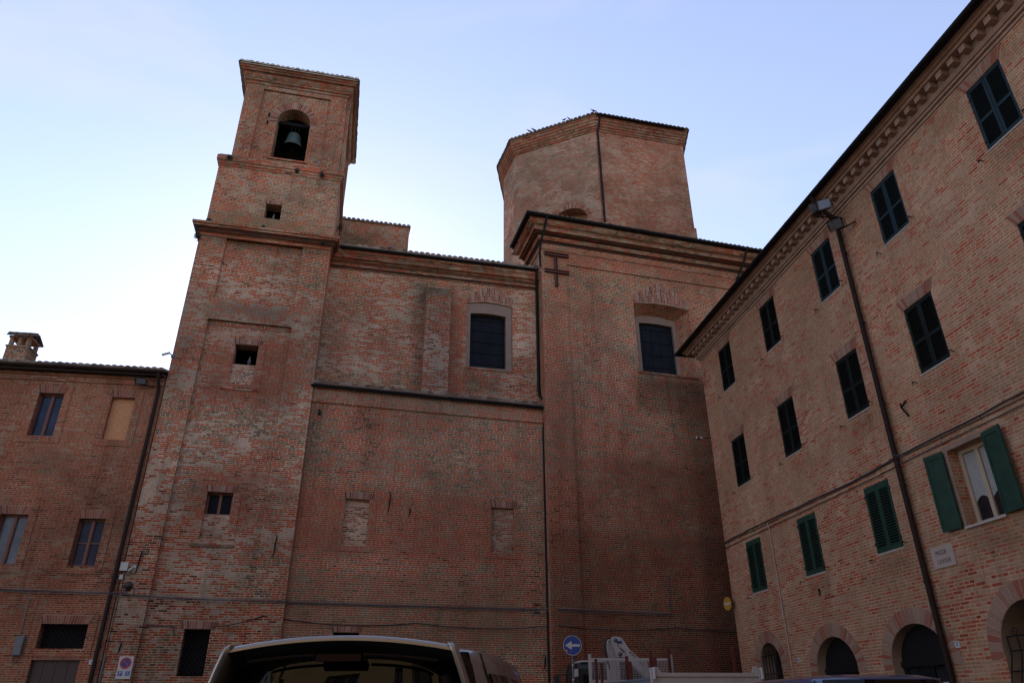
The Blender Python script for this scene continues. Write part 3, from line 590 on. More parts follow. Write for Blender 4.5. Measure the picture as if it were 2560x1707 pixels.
for x in (-3.9, -3.75, -3.6): m.tube([(x, 25.70, 23.84), (x, 25.70, 24.35)], 0.022, 6)
m.build('headstock', 'void', bell)
m = MB(); m.tube([(-3.75, 25.70, 23.7), (-3.75, 25.70, 23.0)], 0.02, 6); m.lathe((-3.75, 25.70, 22.94), [(0.001, 0), (0.06, 0.05), (0.06, 0.09), (0.001, 0.15)], 10); m.build('clapper', 'iron', bell)

# ================================================================ CHURCH
church = thing('church', 'large brick church with low aisle, nave, transept and octagonal drum behind', 'church', (6, 29, 0))
LF = Fr(-1.6, 25.15, azv(87.22)); NF = Fr(0, 25.8, (1, 0)); XF = Fr(7.1, 25.2, azv(87.27))
# --- aisle (low wall)
m = MB()
AH = [rect(1.55, 2.37, 6.41, 7.98), rect(6.67, 7.51, 6.41, 8.0), rect(1.58, 2.39, 1.9, 3.735)]
m.plate(LF, rect(0.021, 8.85, 0, 11.98), AH, 0, -0.45)
m.plate(LF, rect(0.022, 8.86, 11.37, 11.94), [], 0.05, 0.001)
m.build('aisle_wall', 'aisle', church)
m = MB(); m.box(LF, 0.3, 8.5, -0.5, -0.46, 0.1, 11.6); m.build('interior_partition', 'void', church)
for q in (0, 1):
    a0, a1, c0, c1 = AH[q][0][0], AH[q][1][0], AH[q][0][1], AH[q][2][1]
    m = MB(); m.box(LF, a0, a1, -0.4, -0.11, c0, c1); w = m.build('walled_up_window', 'infill', church)
    m = MB(); m.plate(LF, rect(a0 - 0.22, a1 + 0.24, c0 - 0.17, c1 + 0.02), [rect(a0, a1, c0, c1)], 0.022, -0.01); m.build('surround', 'aisle', w)
    m = MB(); lintel(m, LF, a0 - 0.02, a1 + 0.10, c1 + 0.005, 0.23, 0.024, fan=0.05); m.build('lintel', ['mortar', 'voussoir'], w)
m = MB(); m.box(LF, 1.58, 2.39, -0.3, -0.26, 1.9, 3.735); w = m.build('ground_window', 'void', church)
m = MB(); lintel(m, LF, 1.53, 2.45, 3.74, 0.19, 0.004, fan=0.03); m.build('lintel', ['mortar', 'voussoir'], w)
m = MB(); gutter(m, [LF.xy(-0.06, 0), LF.xy(9.05, 0)], 0.17, 11.97, 0.072); m.build('aisle_gutter', 'gutter', church)
m = MB(); tiles(m, [LF.xy(0.0, 0.14), LF.xy(8.95, 0.14)], (-LF.out.x, -LF.out.y), 12.09, 0.40, 0.84, 0.23, 0.118); m.build('aisle_roof', 'tile', church)
# --- nave
NW = seg(4.05, 5.95, 13.58, 16.50, 0.11)
m = MB(); m.plate(NF, rect(-1.579, 7.6, 11.5, 18.3), [NW], 0, -0.5); m.build('nave_wall', 'nave', church)
m = MB(); m.plate(NF, rect(-1.575, 7.3, 17.48, 17.49), [], 0.01, -0.01)
m.sweep([(-1.57, 25.8), (7.25, 25.8)], [(0.0, 17.42), (0.035, 17.44), (0.05, 17.50), (0.10, 17.55), (0.11, 17.66), (0.09, 17.68), (0.09, 17.72), (0.16, 17.76), (0.17, 17.80), (0.28, 17.84), (0.28, 17.96), (0.30, 17.97), (0.30, 18.0), (0.36, 18.05), (0.39, 18.17), (0.0, 18.25)]); m.build('nave_cornice', 'moulding', church)
m = MB(); m.sweep([(-1.57, 25.8), (7.25, 25.8)], [(0.05, 17.67), (0.112, 17.665), (0.095, 17.69), (0.095, 17.735), (0.165, 17.758), (0.1, 17.77)]); m.sweep([(-1.57, 25.8), (7.25, 25.8)], [(0.02, 17.425), (0.052, 17.49), (0.102, 17.545), (0.03, 17.53)]); m.build('shade_course', 'recess_shade', church)  # dark strips painting shade under the nave mouldings
m = MB()
m.hexa([NF.p(2.33, 0, 12.0), NF.p(3.31, 0, 12.0), NF.p(3.31, 0.53, 12.0), NF.p(2.33, 0.53, 12.0), NF.p(2.33, 0, 17.1), NF.p(3.31, 0, 17.1), NF.p(3.31, 0.53, 16.74), NF.p(2.33, 0.53, 16.74)]); m.build('buttress', 'nave', church)
m = MB(); gutter(m, [(-1.25, 25.8), (7.0, 25.8)], 0.44, 18.24, 0.09); m.build('nave_gutter', 'gutter', church)
m = MB(); tiles(m, [(-1.53, 25.8 - 0.42), (7.0, 25.8 - 0.42)], (0, 1), 18.34, 0.33, 5.0, 0.23, 0.118); m.build('nave_roof', 'tile', church)
# nave window
m = MB(); m.plate(NF, seg(4.06, 5.94, 13.6, 16.49, 0.105), [seg(4.21, 5.69, 13.65, 16.05, 0.055)], -0.05, -0.34)
w = m.build('window', 'plaster', church); w['label'] = 'large window in grey plaster frame beside the buttress'
m = MB(); m.box(NF, 4.15, 5.8, -0.30, -0.28, 13.6, 16.2); m.build('leaded_glass', 'leaded', w)
m = MB(); bars(m, NF, 4.21, 5.69, 13.65, 16.1, -0.265, 4, 5, 0.013); m.build('window_bars', 'iron', w)
def gable_lintel(fr, a0, a1, c0, am, ctop, n, b, rise):
    m = MB(); vous(m, fr, lambda t: (a0 + 0.06 + (a1 - a0 - 0.12) * t, c0 + rise * (1 - (2 * t - 1) ** 2)), lambda t: (a0 - 0.05 + (a1 - a0 + 0.1) * t, c0 + 0.36 + (ctop - c0 - 0.36) * (1 - abs(2 * t - 1))), n, b, split=1); return m
gable_lintel(NF, 4.03, 6.0, 16.55, 5.0, 17.34, 28, 0.003, 0.11).build('relieving_arch', ['mortar', 'voussoir'], w)
m = MB(); m.box(NF, 4.0, 6.0, 0.0, 0.04, 13.50, 13.58); m.build('sill', 'moulding', w)
# block behind the tower
m = MB(); m.xbox(-1.5, 1.66, 29.0, 33, 17.5, 22.15); m.build('attic_wall', 'belfry', church)
m = MB(); tiles(m, [(-1.5, 28.93), (1.72, 28.93)], (0, 1), 22.17, 0.2, 4.1, 0.215, 0.095); m.build('attic_roof', 'tile', church)
# --- transept
m = MB()
W_ = [(4.14, 13.95), (6.82, 13.95)] + [(6.82 - 2.68 * k / 10, 17.18 + 0.12 * (1 - (k / 5 - 1) ** 2)) for k in range(11)]
m.plate(XF, rect(0.0, 17, 0, 20.3), [[(1.14, 0.01), (16.9, 0.01), (16.9, 18.60), (1.14, 18.60)]], 0, -0.06)
m.plate(XF, rect(0.001, 17, 0, 20.3), [W_], -0.0605, -0.0655, back=False)
# splayed opening
n = len(W_); ci, wi = 5.47, 0.965
I_ = [(ci - wi, 14.25), (ci + wi, 14.25)] + [(ci + wi - 2 * wi * k / 10, 16.92 + 0.13 * (1 - (k / 5 - 1) ** 2)) for k in range(11)]
for k in range(n):
    p0, p1, q0, q1 = W_[k], W_[(k + 1) % n], I_[k], I_[(k + 1) % n]
    m.poly([XF.p(p0[0], -0.0655, p0[1]), XF.p(q0[0], -0.75, q0[1]), XF.p(q1[0], -0.75, q1[1]), XF.p(p1[0], -0.0655, p1[1])])
lx = (XF.out.x, XF.out.y)
m.box(XF, 0.001, 0.6, -2.0, -0.066, 0, 20.3); m.box(XF, 0.0015, 0.6, -9, -2.0, 0, 18.2)
m.box(XF, 0.6, 17, -9, -8.6, 0, 20.3)
m.build('transept_wall', 'transept', church)
m = MB(); m.plate(XF, I_, [seg(4.66, 6.28, 14.3, 16.63, 0.055)], -0.74, -1.0); w = m.build('window', 'plaster', church); w['label'] = 'large leaded window deep in a splayed brick opening'
m = MB(); m.box(XF, 4.5, 6.45, -0.90, -0.88, 14.2, 16.9); m.build('leaded_glass', 'leaded', w)
m = MB(); bars(m, XF, 4.66, 6.28, 14.3, 16.7, -0.865, 4, 4, 0.012); m.build('window_bars', 'iron', w)
gable_lintel(XF, 4.10, 6.86, 17.19, 5.48, 18.44, 38, -0.057, 0.12).build('relieving_arch', ['mortar', 'voussoir'], w)
m = MB(); m.box(XF, 4.1, 6.86, -0.06, -0.02, 13.86, 13.95); m.build('sill', 'moulding', w)
PT = [XF.xy(0, -2.0), XF.xy(0, 0), XF.xy(17, 0)]
m = MB()
m.sweep(PT, [(0, 19.18), (0.03, 19.19), (0.04, 19.25), (0, 19.29)])
m.sweep(PT, [(0, 19.52), (0.05, 19.54), (0.06, 19.60), (0.13, 19.63), (0.17, 19.72), (0.17, 19.80), (0.21, 19.82), (0.28, 19.86), (0.28, 19.88), (0.42, 19.90), (0.42, 20.06), (0.45, 20.07), (0.45, 20.10), (0.55, 20.13), (0.62, 20.22), (0.66, 20.34), (0.0, 20.42)])
m.build('transept_cornice', 'moulding', church)
m = MB(); m.sweep(PT, [(0.1, 19.79), (0.173, 19.795), (0.214, 19.818), (0.283, 19.856), (0.283, 19.882), (0.40, 19.896), (0.1, 19.898)]); m.sweep(PT, [(0.02, 19.525), (0.053, 19.535), (0.063, 19.598), (0.12, 19.624), (0.03, 19.62)]); m.build('shade_course', 'recess_shade', church)  # dark strips painting shade under the transept mouldings
m = MB(); m.sweep(PT, [(0.0, 20.425), (0.72, 20.345), (0.72, 20.40), (0, 20.5)]); m.build('soffit', 'eave', church)
m = MB(); gutter(m, [XF.xy(0, -1.9), XF.xy(0, 0), XF.xy(17, 0)], 0.78, 20.44, 0.10); m.build('transept_gutter', 'gutter', church)
m = MB(); tiles(m, [XF.xy(0.0, 0.74), XF.xy(17, 0.74)], (-lx[0], -lx[1]), 20.50, 0.28, 5.6, 0.22, 0.105); tiles(m, [XF.xy(-0.74, 0.74), XF.xy(-0.001, 0.74)], (-lx[0], -lx[1]), 20.50, 0.05, 2.6, 0.22, 0.105); m.build('transept_roof', 'tile', church)
# --- drum
DP = [(9.0, 39.6), (7.9, 36.5), (8.13, 34.11), (12.28, 31.0), (17.9, 31.06), (18.6, 33.3), (19.2, 40.0), (12.5, 43.5)]
DA = Vector((12.28, 31.0)) ; DB = Vector((8.13, 34.11)); ddir = (DA - DB).normalized()
DF = Fr(DB.x, DB.y, ddir); DL = (DA - DB).length
m = MB(); n = len(DP)
for k in range(n):
    a, b = DP[k], DP[(k + 1) % n]
    if k == 2:
        m.plate(DF, rect(0, DL, 14, 33.2), [arch(2.15, 4.35, 23.2, 26.3, 0.75, 12)], 0, -0.9, back=False)
    else: m.poly([(a[0], a[1], 14), (b[0], b[1], 14), (b[0], b[1], 33.2), (a[0], a[1], 33.2)])
m.poly([(x, y, 33.19) for x, y in DP])
d2 = [(p[0] + (p[0] - 15) * 0.012, p[1] + (p[1] - 36.5) * 0.012) for p in DP]
for k in (3,):
    a, b = DP[k], DP[k + 1]; e = Fr(a[0], a[1], (b[0] - a[0], b[1] - a[1])); L = math.hypot(b[0] - a[0], b[1] - a[1]); m.box(e, -0.02, L + 0.09, -0.3, 0.04, 14, 26.05)
m.build('drum_wall', 'drum', church)
m = MB(); m.box(DF, 1.9, 4.6, -0.75, -0.70, 23.0, 27.3); w = m.build('drum_window', 'infill', church)
m = MB(); vous(m, DF, lambda t: (3.25 + 1.1 * cos(pi * (1 - t)), 26.3 + 0.75 * sin(pi * t)), lambda t: (3.25 + 1.38 * cos(pi * (1 - t)), 26.3 + 1.03 * sin(pi * t)), 44, 0.004); m.build('arch', ['mortar', 'voussoir'], w)
m = MB(); m.sweep(DP, [(0, 32.15), (0.05, 32.17), (0.06, 32.26), (0.12, 32.30), (0.12, 32.42), (0.18, 32.45), (0.18, 32.58), (0.24, 32.62), (0.24, 32.78), (0.30, 32.82), (0.31, 32.98), (0.36, 33.0), (0.36, 33.10), (0, 33.18)], closed=True); m.build('drum_cornice', 'moulding', church)
m = MB()
def offs(k, o):
    P = [Vector(p) for p in DP]; d0 = (P[k] - P[k - 1]).normalized(); d1 = (P[(k + 1) % n] - P[k]).normalized(); n0 = Vector((d0.y, -d0.x)); n1 = Vector((d1.y, -d1.x)); q = n0 + n1; q = q / q.dot(n1); return P[k] + q * o
ctr = Vector((13.6, 36.6))
for k in range(n):
    a, b = offs(k, 0.42), offs((k + 1) % n, 0.42); d_ = (b - a).normalized(); tiles(m, [(a.x, a.y), (b.x, b.y)], (-d_.y, d_.x), 33.15, 0.30, 1.0, 0.26, 0.125, over=0.04)
    m.poly([(a.x, a.y, 33.12), (b.x, b.y, 33.12), (ctr.x, ctr.y, 35.2)])
m.build('drum_roof', 'tile', church)
m = MB(); gutter(m, [DP[3], DP[4]], 0.47, 33.10, 0.09); m.build('drum_gutter', 'gutter', church)
# downpipes of the church
def pipe(pts, r, mat, parent, name='downpipe'):
    m = MB(); m.tube(pts, r, 10); P = [Vector(p) for p in pts]
    a, b = P[-2], P[-1]; L = (b - a).length
    for k in range(1, int(L / 2.2) + 1):
        q = a + (b - a) * (k * 2.2 / (L + 0.01)); m.tube([q, q + (b - a).normalized() * 0.05], r * 1.18, 10)
    return m.build(name, mat, parent)
pipe([XF.p(0.05, 0.80, 20.36), XF.p(0.02, 0.74, 20.15), XF.p(-0.06, 0.2, 19.4), XF.p(-0.08, 0.07, 19.1), XF.p(-0.09, 0.07, 18.3)], 0.048, 'gutter', church)
pipe([NF.p(6.93, 0.44, 18.2), NF.p(6.95, 0.30, 17.9), NF.p(7.0, 0.10, 17.6), NF.p(7.0, 0.08, 12.9), NF.p(7.02, 0.12, 12.55), NF.p(7.22, 0.40, 12.2), NF.p(7.30, 0.44, 12.05)], 0.055, 'gutter', church)
pipe([LF.p(8.80, 0.17, 11.95), LF.p(8.78, 0.15, 11.75), LF.p(8.75, 0.11, 11.45), LF.p(8.70, 0.09, 11.1), LF.p(8.68, 0.09, 0.1)], 0.055, 'gutter', church)
e = Fr(DP[3][0], DP[3][1], (1, 0.01))
pipe([e.p(0.18, 0.45, 33.05), e.p(0.16, 0.30, 32.5), e.p(0.10, 0.10, 32.0), e.p(0.12, 0.09, 31.6), e.p(0.16, 0.09, 20.5)], 0.06, 'gutter', church)
pipe([XF.p(9.7, 0.8, 20.36), XF.p(9.65, 0.55, 19.9), XF.p(9.45, 0.10, 19.2), XF.p(9.4, 0.0, 18.4), XF.p(9.4, 0.0, 12)], 0.05, 'gutter', church)
m = MB(); m.box(LF, 0.30, 0.38, 0.0, 0.1, 10.9, 11.05); m.box(LF, 0.32, 0.36, 0.0, 0.06, 11.05, 11.12); m.build('drain_spout', 'iron', church)

# bulk of the church behind the walls
m = MB(); m.xbox(1.9, 22, 31.0, 44, 0, 19.3); m.xbox(-1.4, 1.9, 33.0, 44, 0, 18); m.build('choir_wall', 'drum', church)

# ================================================================ APARTMENT BUILDING (right)
RF = Fr(13.0, 24.0, (-0.05752, -0.99834))
apt = thing('apartment_building', 'pale pinkish brick apartment building with green shutters, dentilled cornice and ground floor arches', 'apartment building', (12.6, 14, 0))
bays = [(2.03, 3.02), (5.31, 6.28), (8.58, 9.54), (11.47, 12.43), (14.92, 15.86), (18.3, 19.25), (21.6, 22.55)]
rows = [('top', 11.69, 13.30), ('mid', 8.20, 9.83), ('first', 4.79, 6.37)]
holes = []; winl = []
for bi, (a0, a1) in enumerate(bays):
    for r, c0, c1 in rows:
        x0, x1 = (a0, a1) if not (r == 'first' and bi == 3) else (11.58, 12.60)
        holes.append(rect(x0, x1, c0, c1)); winl.append((bi, r, x0, x1, c0, c1))
archs = [(2.50, 0.64, 1.0, 2.66, 0.64, 'win'), (5.95, 0.92, 0.0, 2.42, 0.76, 'door'), (9.18, 0.95, 0.0, 2.42, 0.76, 'door'), (12.42, 0.84, 0.9, 2.45, 0.84, 'win'), (16.0, 0.92, 0.0, 2.42, 0.76, 'door'), (19.4, 0.92, 0.0, 2.42, 0.76, 'door')]
base = [(0.52, 0)]
for (c, h, z0, sp, ri, k) in archs:
    if k == 'door':
        o = arch(c - h, c + h, 0, sp, ri); base += [o[0]] + list(reversed(o[2:])) + [o[1]]
    else: holes.append(arch(c - h, c + h, z0, sp, ri))
base += [(31, 0), (31, 14.0), (0.52, 14.0)]
b2 = []
for p in base:
    if not b2 or (abs(p[0] - b2[-1][0]) + abs(p[1] - b2[-1][1])) > 1e-4: b2.append(p)
hole_vent = [(5.78 + 0.075 * cos(2 * pi * k / 12), 4.31 + 0.10 * sin(2 * pi * k / 12)) for k in range(12)]
m = MB(); m.plate(RF, b2, holes + [hole_vent], 0, -0.55)
m.box(RF, 0.52, 1.0, -10, -0.55, 0, 14.0); m.box(RF, 30.5, 31, -10, -0.55, 0, 14.0); m.box(RF, 0.52, 31, -10.4, -10, 0, 14.0)
m.build('wall', 'apartment', apt)
m = MB(); m.box(RF, 1.0, 30.5, -1.6, -1.55, 0.02, 13.9); m.box(RF, 1.0, 30.5, -9.9, -0.56, 13.6, 13.7); m.build('interior_partition', 'void', apt)
PR = [RF.xy(0.52, -10), RF.xy(0.52, 0), RF.xy(31, 0)]
m = MB()
m.sweep(PR, [(0, 13.60), (0.03, 13.605), (0.03, 13.66), (0.012, 13.665), (0.012, 13.69), (0.07, 13.70), (0.07, 13.76), (0.11, 13.77), (0.14, 13.83), (0.14, 14.03), (0.38, 14.035), (0.40, 14.09), (0.46, 14.10), (0.52, 14.20), (0, 14.24)])
m.build('cornice', 'apt_moulding', apt)
for k in range(84):
    m = MB(); m.box(RF, 0.56 + k * 0.362, 0.56 + k * 0.362 + 0.17, 0.1395, 0.335, 13.885, 14.034); m.build('dentil', 'apt_moulding', apt)
for k in range(3):
    m = MB(); m.box(RF, 0.52 - 0.335, 0.52 - 0.1395, -0.35 - k * 0.362, -0.18 - k * 0.362, 13.885, 14.034); m.build('dentil', 'apt_moulding', apt)
m = MB(); m.sweep(PR, [(0, 14.245), (0.60, 14.215), (0.60, 14.265), (0, 14.36)]); m.build('soffit', 'eave', apt)
m = MB(); gutter(m, PR, 0.67, 14.22, 0.085)
for k in range(16): a = 1.2 + k * 1.9; m.sweep([RF.xy(a), RF.xy(a + 0.03)], [(0.67 + x, 14.22 + y) for x, y in chan(0.095, 0.02)])
m.build('gutter', 'gutter', apt)
m = MB(); tiles(m, [RF.xy(0.0, 0.62), RF.xy(31, 0.62)], (-RF.out.x, -RF.out.y), 14.27, 0.30, 5.6, 0.22, 0.09); m.build('roof', 'tile', apt)

def leaf(m, fr, a0, a1, c0, c1, b, panels, thick=0.038, solid=False):
    "one louvred shutter leaf: frame with tilted slats in its panels"
    st = 0.062
    m.plate(fr, rect(a0, a1, c0, c1), [rect(a0 + st, a1 - st, p0, p1) for p0, p1 in panels], b, b - thick)
    for p0, p1 in panels:
        if solid: m.box(fr, a0 + st, a1 - st, b - thick + 0.008, b - 0.012, p0, p1); continue
        n = int((p1 - p0) / 0.062)
        for k in range(n):
            c = p0 + (p1 - p0) * (k + 0.5) / n
            m.hexa([fr.p(a0 + st, b - 0.034, c + 0.004), fr.p(a1 - st, b - 0.034, c + 0.004), fr.p(a1 - st, b - 0.004, c - 0.020), fr.p(a0 + st, b - 0.004, c - 0.020),
                    fr.p(a0 + st, b - 0.030, c + 0.011), fr.p(a1 - st, b - 0.030, c + 0.011), fr.p(a1 - st, b, c - 0.011), fr.p(a0 + st, b, c - 0.011)])
        m.mat = 1; m.box(fr, a0 + st, a1 - st, b - thick + 0.001, b - thick + 0.003, p0, p1); m.mat = 0
for (bi, r, a0, a1, c0, c1) in winl:
    if r == 'first' and bi == 3:
        am = (a0 + a1) / 2
        m = MB(); m.plate(RF, rect(a0 + 0.002, a1 - 0.002, c0, c1), [rect(a0 + 0.10, am - 0.05, c0 + 0.09, c1 - 0.09), rect(am + 0.05, a1 - 0.10, c0 + 0.09, c1 - 0.09)], -0.24, -0.31)
        w = m.build('window', 'pale_wood', apt); w['label'] = 'window with its green shutters folded open, lace curtain behind'
        m = MB(); m.box(RF, a0 + 0.05, a1 - 0.05, -0.29, -0.285, c0 + 0.04, c1 - 0.04); m.build('pane', 'pane', w)
        m = MB()
        for q0, q1 in ((a0 + 0.1, am - 0.05), (am + 0.05, a1 - 0.1)):
            n = 10; bot = [(q0 + (q1 - q0) * k / n, c0 + 0.52 + 0.10 * abs(math.sin(pi * k / n)) - 0.05) for k in range(n + 1)]
            m.plate(RF, bot + [(q1, c1 - 0.1), (q0, c1 - 0.1)], [], -0.280, -0.283)
        m.build('curtain', 'curtain', w)
        for s0, s1, tilt in ((10.99, 11.50, 0.10), (12.66, 13.20, 0.13)):
            left = s0 < a0; hx = s1 if left else s0
            e = RF.ex * cos(tilt) * (1 if True else -1) + RF.out * ((-sin(tilt)) if left else sin(tilt))
            hp = RF.p(hx, 0.04, 0); o_ = hp - e * (s1 - s0) if left else hp
            F2 = Fr(o_.x, o_.y, (e.x, e.y)); m = MB(); L = s1 - s0
            leaf(m, F2, 0, L, c0 - 0.01, c1 + 0.02, 0.04, [(c0 + 0.09, c1 - 0.08)], solid=True)
            m.build('shutter', 'shutter_green', w)
        m = MB(); m.box(RF, a0 - 0.04, a1 + 0.04, -0.2, 0.05, c0 - 0.05, c0 - 0.001); m.build('sill', 'stone', w)
        m = MB(); m.plate(RF, rect(a0 - 0.11, a1 + 0.11, c0, c1 + 0.1), [rect(a0, a1, c0 + 0.001, c1)], 0.006, -0.01); m.build('surround', 'reveal', w)
        continue
    mat = 'shutter_green' if r == 'first' else ('shutter_blue' if (r == 'top' and bi >= 2) else 'shutter_dark')
    m = MB(); m.box(RF, a0 - 0.015, a1 + 0.015, -0.2, 0.012, c0 - 0.035, c0 - 0.001); w = m.build('window', 'stone', apt)
    am = (a0 + a1) / 2; h = c1 - c0
    for q in (0, 1):
        l0, l1 = (a0 + 0.008, am - 0.004) if q == 0 else (am + 0.004, a1 - 0.008)
        m = MB(); bb = 0.012 if r == 'first' else -0.02
        pan = [(c0 + 0.11, c1 - 0.16)] if r == 'first' else [(c0 + 0.10, c0 + 0.43 * h), (c0 + 0.43 * h + 0.075, c1 - 0.085)]
        leaf(m, RF, l0, l1, c0 + 0.008, c1 - 0.006, bb, pan)
        for hz_ in (0.14, 0.86):
            x = l0 if q == 0 else l1; m.box(RF, x - 0.03, x + 0.03, bb - 0.01, bb + 0.012, c0 + h * hz_ - 0.03, c0 + h * hz_ + 0.03)
        m.build('shutter', [mat, 'void'], w)
    m = MB(); lintel(m, RF, a0 - 0.01, a1 + 0.01, c1 + 0.002, 0.30 if r != 'top' else 0.27, 0.001, fan=0.16, n=14)
    if r != 'first': m.build('lintel', ['apt_moulding', 'apt_voussoir'], w)
    m = MB()
    for x, z in ((a0 - 0.17, c0 - 0.12), (a1 + 0.13, c0 + 0.07)):
        m.tube([RF.p(x, 0, z), RF.p(x, 0.13, z), RF.p(x, 0.13, z - 0.07)], 0.011, 5); m.tube([RF.p(x - 0.05, 0.10, z + 0.03), RF.p(x + 0.05, 0.10, z + 0.0)], 0.009, 5)
    m.build('shutter_catch', 'iron', w)
for (c, h, z0, sp, ri, k) in archs:
    o = arch(c - h, c + h, z0, sp, ri, 20)
    m = MB()
    for i in range(len(o)):
        if i == 0 and k == 'door': continue
        p, q = o[i], o[(i + 1) % len(o)]
        f = lambda t: (t[0] + (c - t[0]) * 0.006, t[1] - (0.006 if t[1] > sp else 0) + (0.004 if t[1] < 1.2 and k == 'win' else 0))
        p, q = f(p), f(q); m.poly([RF.p(p[0], 0.002, p[1]), RF.p(p[0], -0.5, p[1]), RF.p(q[0], -0.5, q[1]), RF.p(q[0], 0.002, q[1])])
    w = m.build('doorway' if k == 'door' else 'arched_window', 'reveal', apt)
    m = MB(); n = 30 if k == 'door' else 24
    e1, e2 = (-0.04, 1.04)
    vous(m, RF, lambda t: (c - h * cos(pi * (e1 + (e2 - e1) * t)) * 1.0, sp + ri * sin(pi * (e1 + (e2 - e1) * t))), lambda t: (c - (h + 0.34) * cos(pi * (e1 + (e2 - e1) * t)), sp + (ri + 0.34) * sin(pi * (e1 + (e2 - e1) * t))), n, 0.002)
    m.build('arch', ['apt_moulding', 'apt_voussoir'], w)
    if k == 'door':
        m = MB(); oo = arch(c - h + 0.004, c + h - 0.004, 0, sp, ri - 0.006, 16)
        m.plate(RF, oo, [rect(c - h + 0.13, c - 0.05, 0.1, 2.3), rect(c + 0.05, c + h - 0.13, 0.1, 2.3)], -0.24, -0.30); m.box(RF, c - h + 0.005, c + h - 0.005, -0.24, -0.19, 2.33, 2.45)
        d = m.build('door', 'iron', w)
        m = MB(); m.box(RF, c - h + 0.1, c + h - 0.1, -0.28, -0.275, 0.05, 2.32); m.build('pane', 'pane', d)
        if abs(c - 9.18) < 0.1:
            m = MB(); m.box(RF, c + 0.12, c + 0.42, -0.273, -0.270, 1.55, 2.0); q = m.build('paper_notice', 'sign_white', d)
    else:
        m = MB(); m.box(RF, c - h, c + h, -0.53, -0.5, z0, sp + ri); m.build('pane', 'pane', w)
        m = MB(); n = 7
        def bow(z): 
            t = max(0.0, min(1.0, (z - z0) / (2.35 - z0))); return -0.05 + 0.26 * sin(pi * t) ** 0.8 * (1.2 - t * 0.6)
        top = sp + (0.30 if c < 5 else 0.25)
        for i in range(n):
            x = c - h * 0.86 + h * 1.72 * i / (n - 1); zs = [z0 + 0.05 + (top - z0 - 0.05) * t / 12 for t in range(13)]
            m.tube([RF.p(x, bow(z), z) for z in zs], 0.012, 6)
        for z in (1.35, 1.72, 2.1, 2.45, top):
            m.tube([RF.p(c - h * 0.88, bow(z), z), RF.p(c + h * 0.88, bow(z), z)], 0.013, 6)
            for s_ in (-1, 1): m.tube([RF.p(c + s_ * h * 0.87, bow(z), z), RF.p(c + s_ * h * 0.95, -0.15, z)], 0.012, 6)
        for i in range(4):   # scrolls along the top
            x = c - h * 0.6 + h * 1.2 * i / 3; m.tube([RF.p(x + 0.09 * (1 - t / 26) * cos(pi + t * 0.42), bow(top), top + 0.09 + 0.08 * (1 - t / 26) * sin(pi + t * 0.42)) for t in range(20)], 0.009, 5)
        m.build('window_grille', 'iron', w)
m = MB(); m.tube([RF.p(10.1, 0.66, 14.14), RF.p(10.1, 0.60, 14.0), RF.p(10.1, 0.2, 13.5), RF.p(10.12, 0.11, 13.3), RF.p(10.14, 0.10, 0.1)], 0.062, 10)
for z in (12.3, 10.2, 8.0, 6.0, 3.9): m.tube([RF.p(10.13, 0.10, z), RF.p(10.13, 0.10, z + 0.05)], 0.073, 10)
m.build('downpipe', 'brown_gutter', apt)
m = MB(); m.tube([RF.p(3.72, 0.06, 6.62), RF.p(3.74, 0.03, 6.5), RF.p(3.77, 0.03, 0.2)], 0.02, 8)
for z in (5.9, 4.9, 3.9, 2.9): m.tube([RF.p(3.77, 0.02, z), RF.p(3.77, 0.02, z + 0.04)], 0.03, 8)
m.build('conduit', 'pink_pipe', apt)

# ================================================================ BUILDING ACROSS THE SQUARE (behind the photographer, mirrored in the car window; added and made tall to darken the lower walls)
OF = Fr(12.0, -9.0, (-1, 0))
och = thing('ochre_building', 'long plain ochre plastered building across the square, mirrored in the car rear window', 'building', (-6, -12, 0))
oh = []
for k in range(11):
    a = 1.6 + k * 3.3
    for c0, h in ((0.4, 2.5), (4.6, 1.8), (8.4, 1.8), (12.0, 1.6)): oh.append(rect(a, a + (1.5 if c0 < 1 else 1.05), c0, c0 + h))
m = MB(); m.plate(OF, rect(0, 38, 0, 15.6), oh, 0, -0.4); m.box(OF, 0, 0.4, -9, -0.4, 0, 15.6); m.box(OF, 37.6, 38, -9, -0.4, 0, 15.6); m.box(OF, 0, 38, -9.4, -9, 0, 15.6); m.build('wall', 'ochre', och)
m = MB(); m.sweep([OF.xy(0), OF.xy(38)], [(0, 15.2), (0.1, 15.25), (0.1, 15.4), (0.4, 15.5), (0.45, 15.65), (0, 15.75)]); m.build('cornice', 'plaster', och)
m = MB(); tiles(m, [OF.xy(0, 0.5), OF.xy(38, 0.5)], (0, -1), 15.7, 0.3, 5.4, 0.25, 0.1); m.build('roof', 'tile', och)
for k, hh in enumerate(oh):
    a0, a1, c0, c1 = hh[0][0], hh[1][0], hh[0][1], hh[2][1]; m = MB(); am = (a0 + a1) / 2
    m.plate(OF, rect(a0, a1, c0, c1), [rect(a0 + 0.08, am - 0.04, c0 + 0.08, c1 - 0.08), rect(am + 0.04, a1 - 0.08, c0 + 0.08, c1 - 0.08)], -0.18, -0.24); w = m.build('window', 'wood', och)
    m = MB(); m.box(OF, a0 + 0.04, a1 - 0.04, -0.23, -0.225, c0 + 0.04, c1 - 0.04); m.build('pane', 'pane', w)

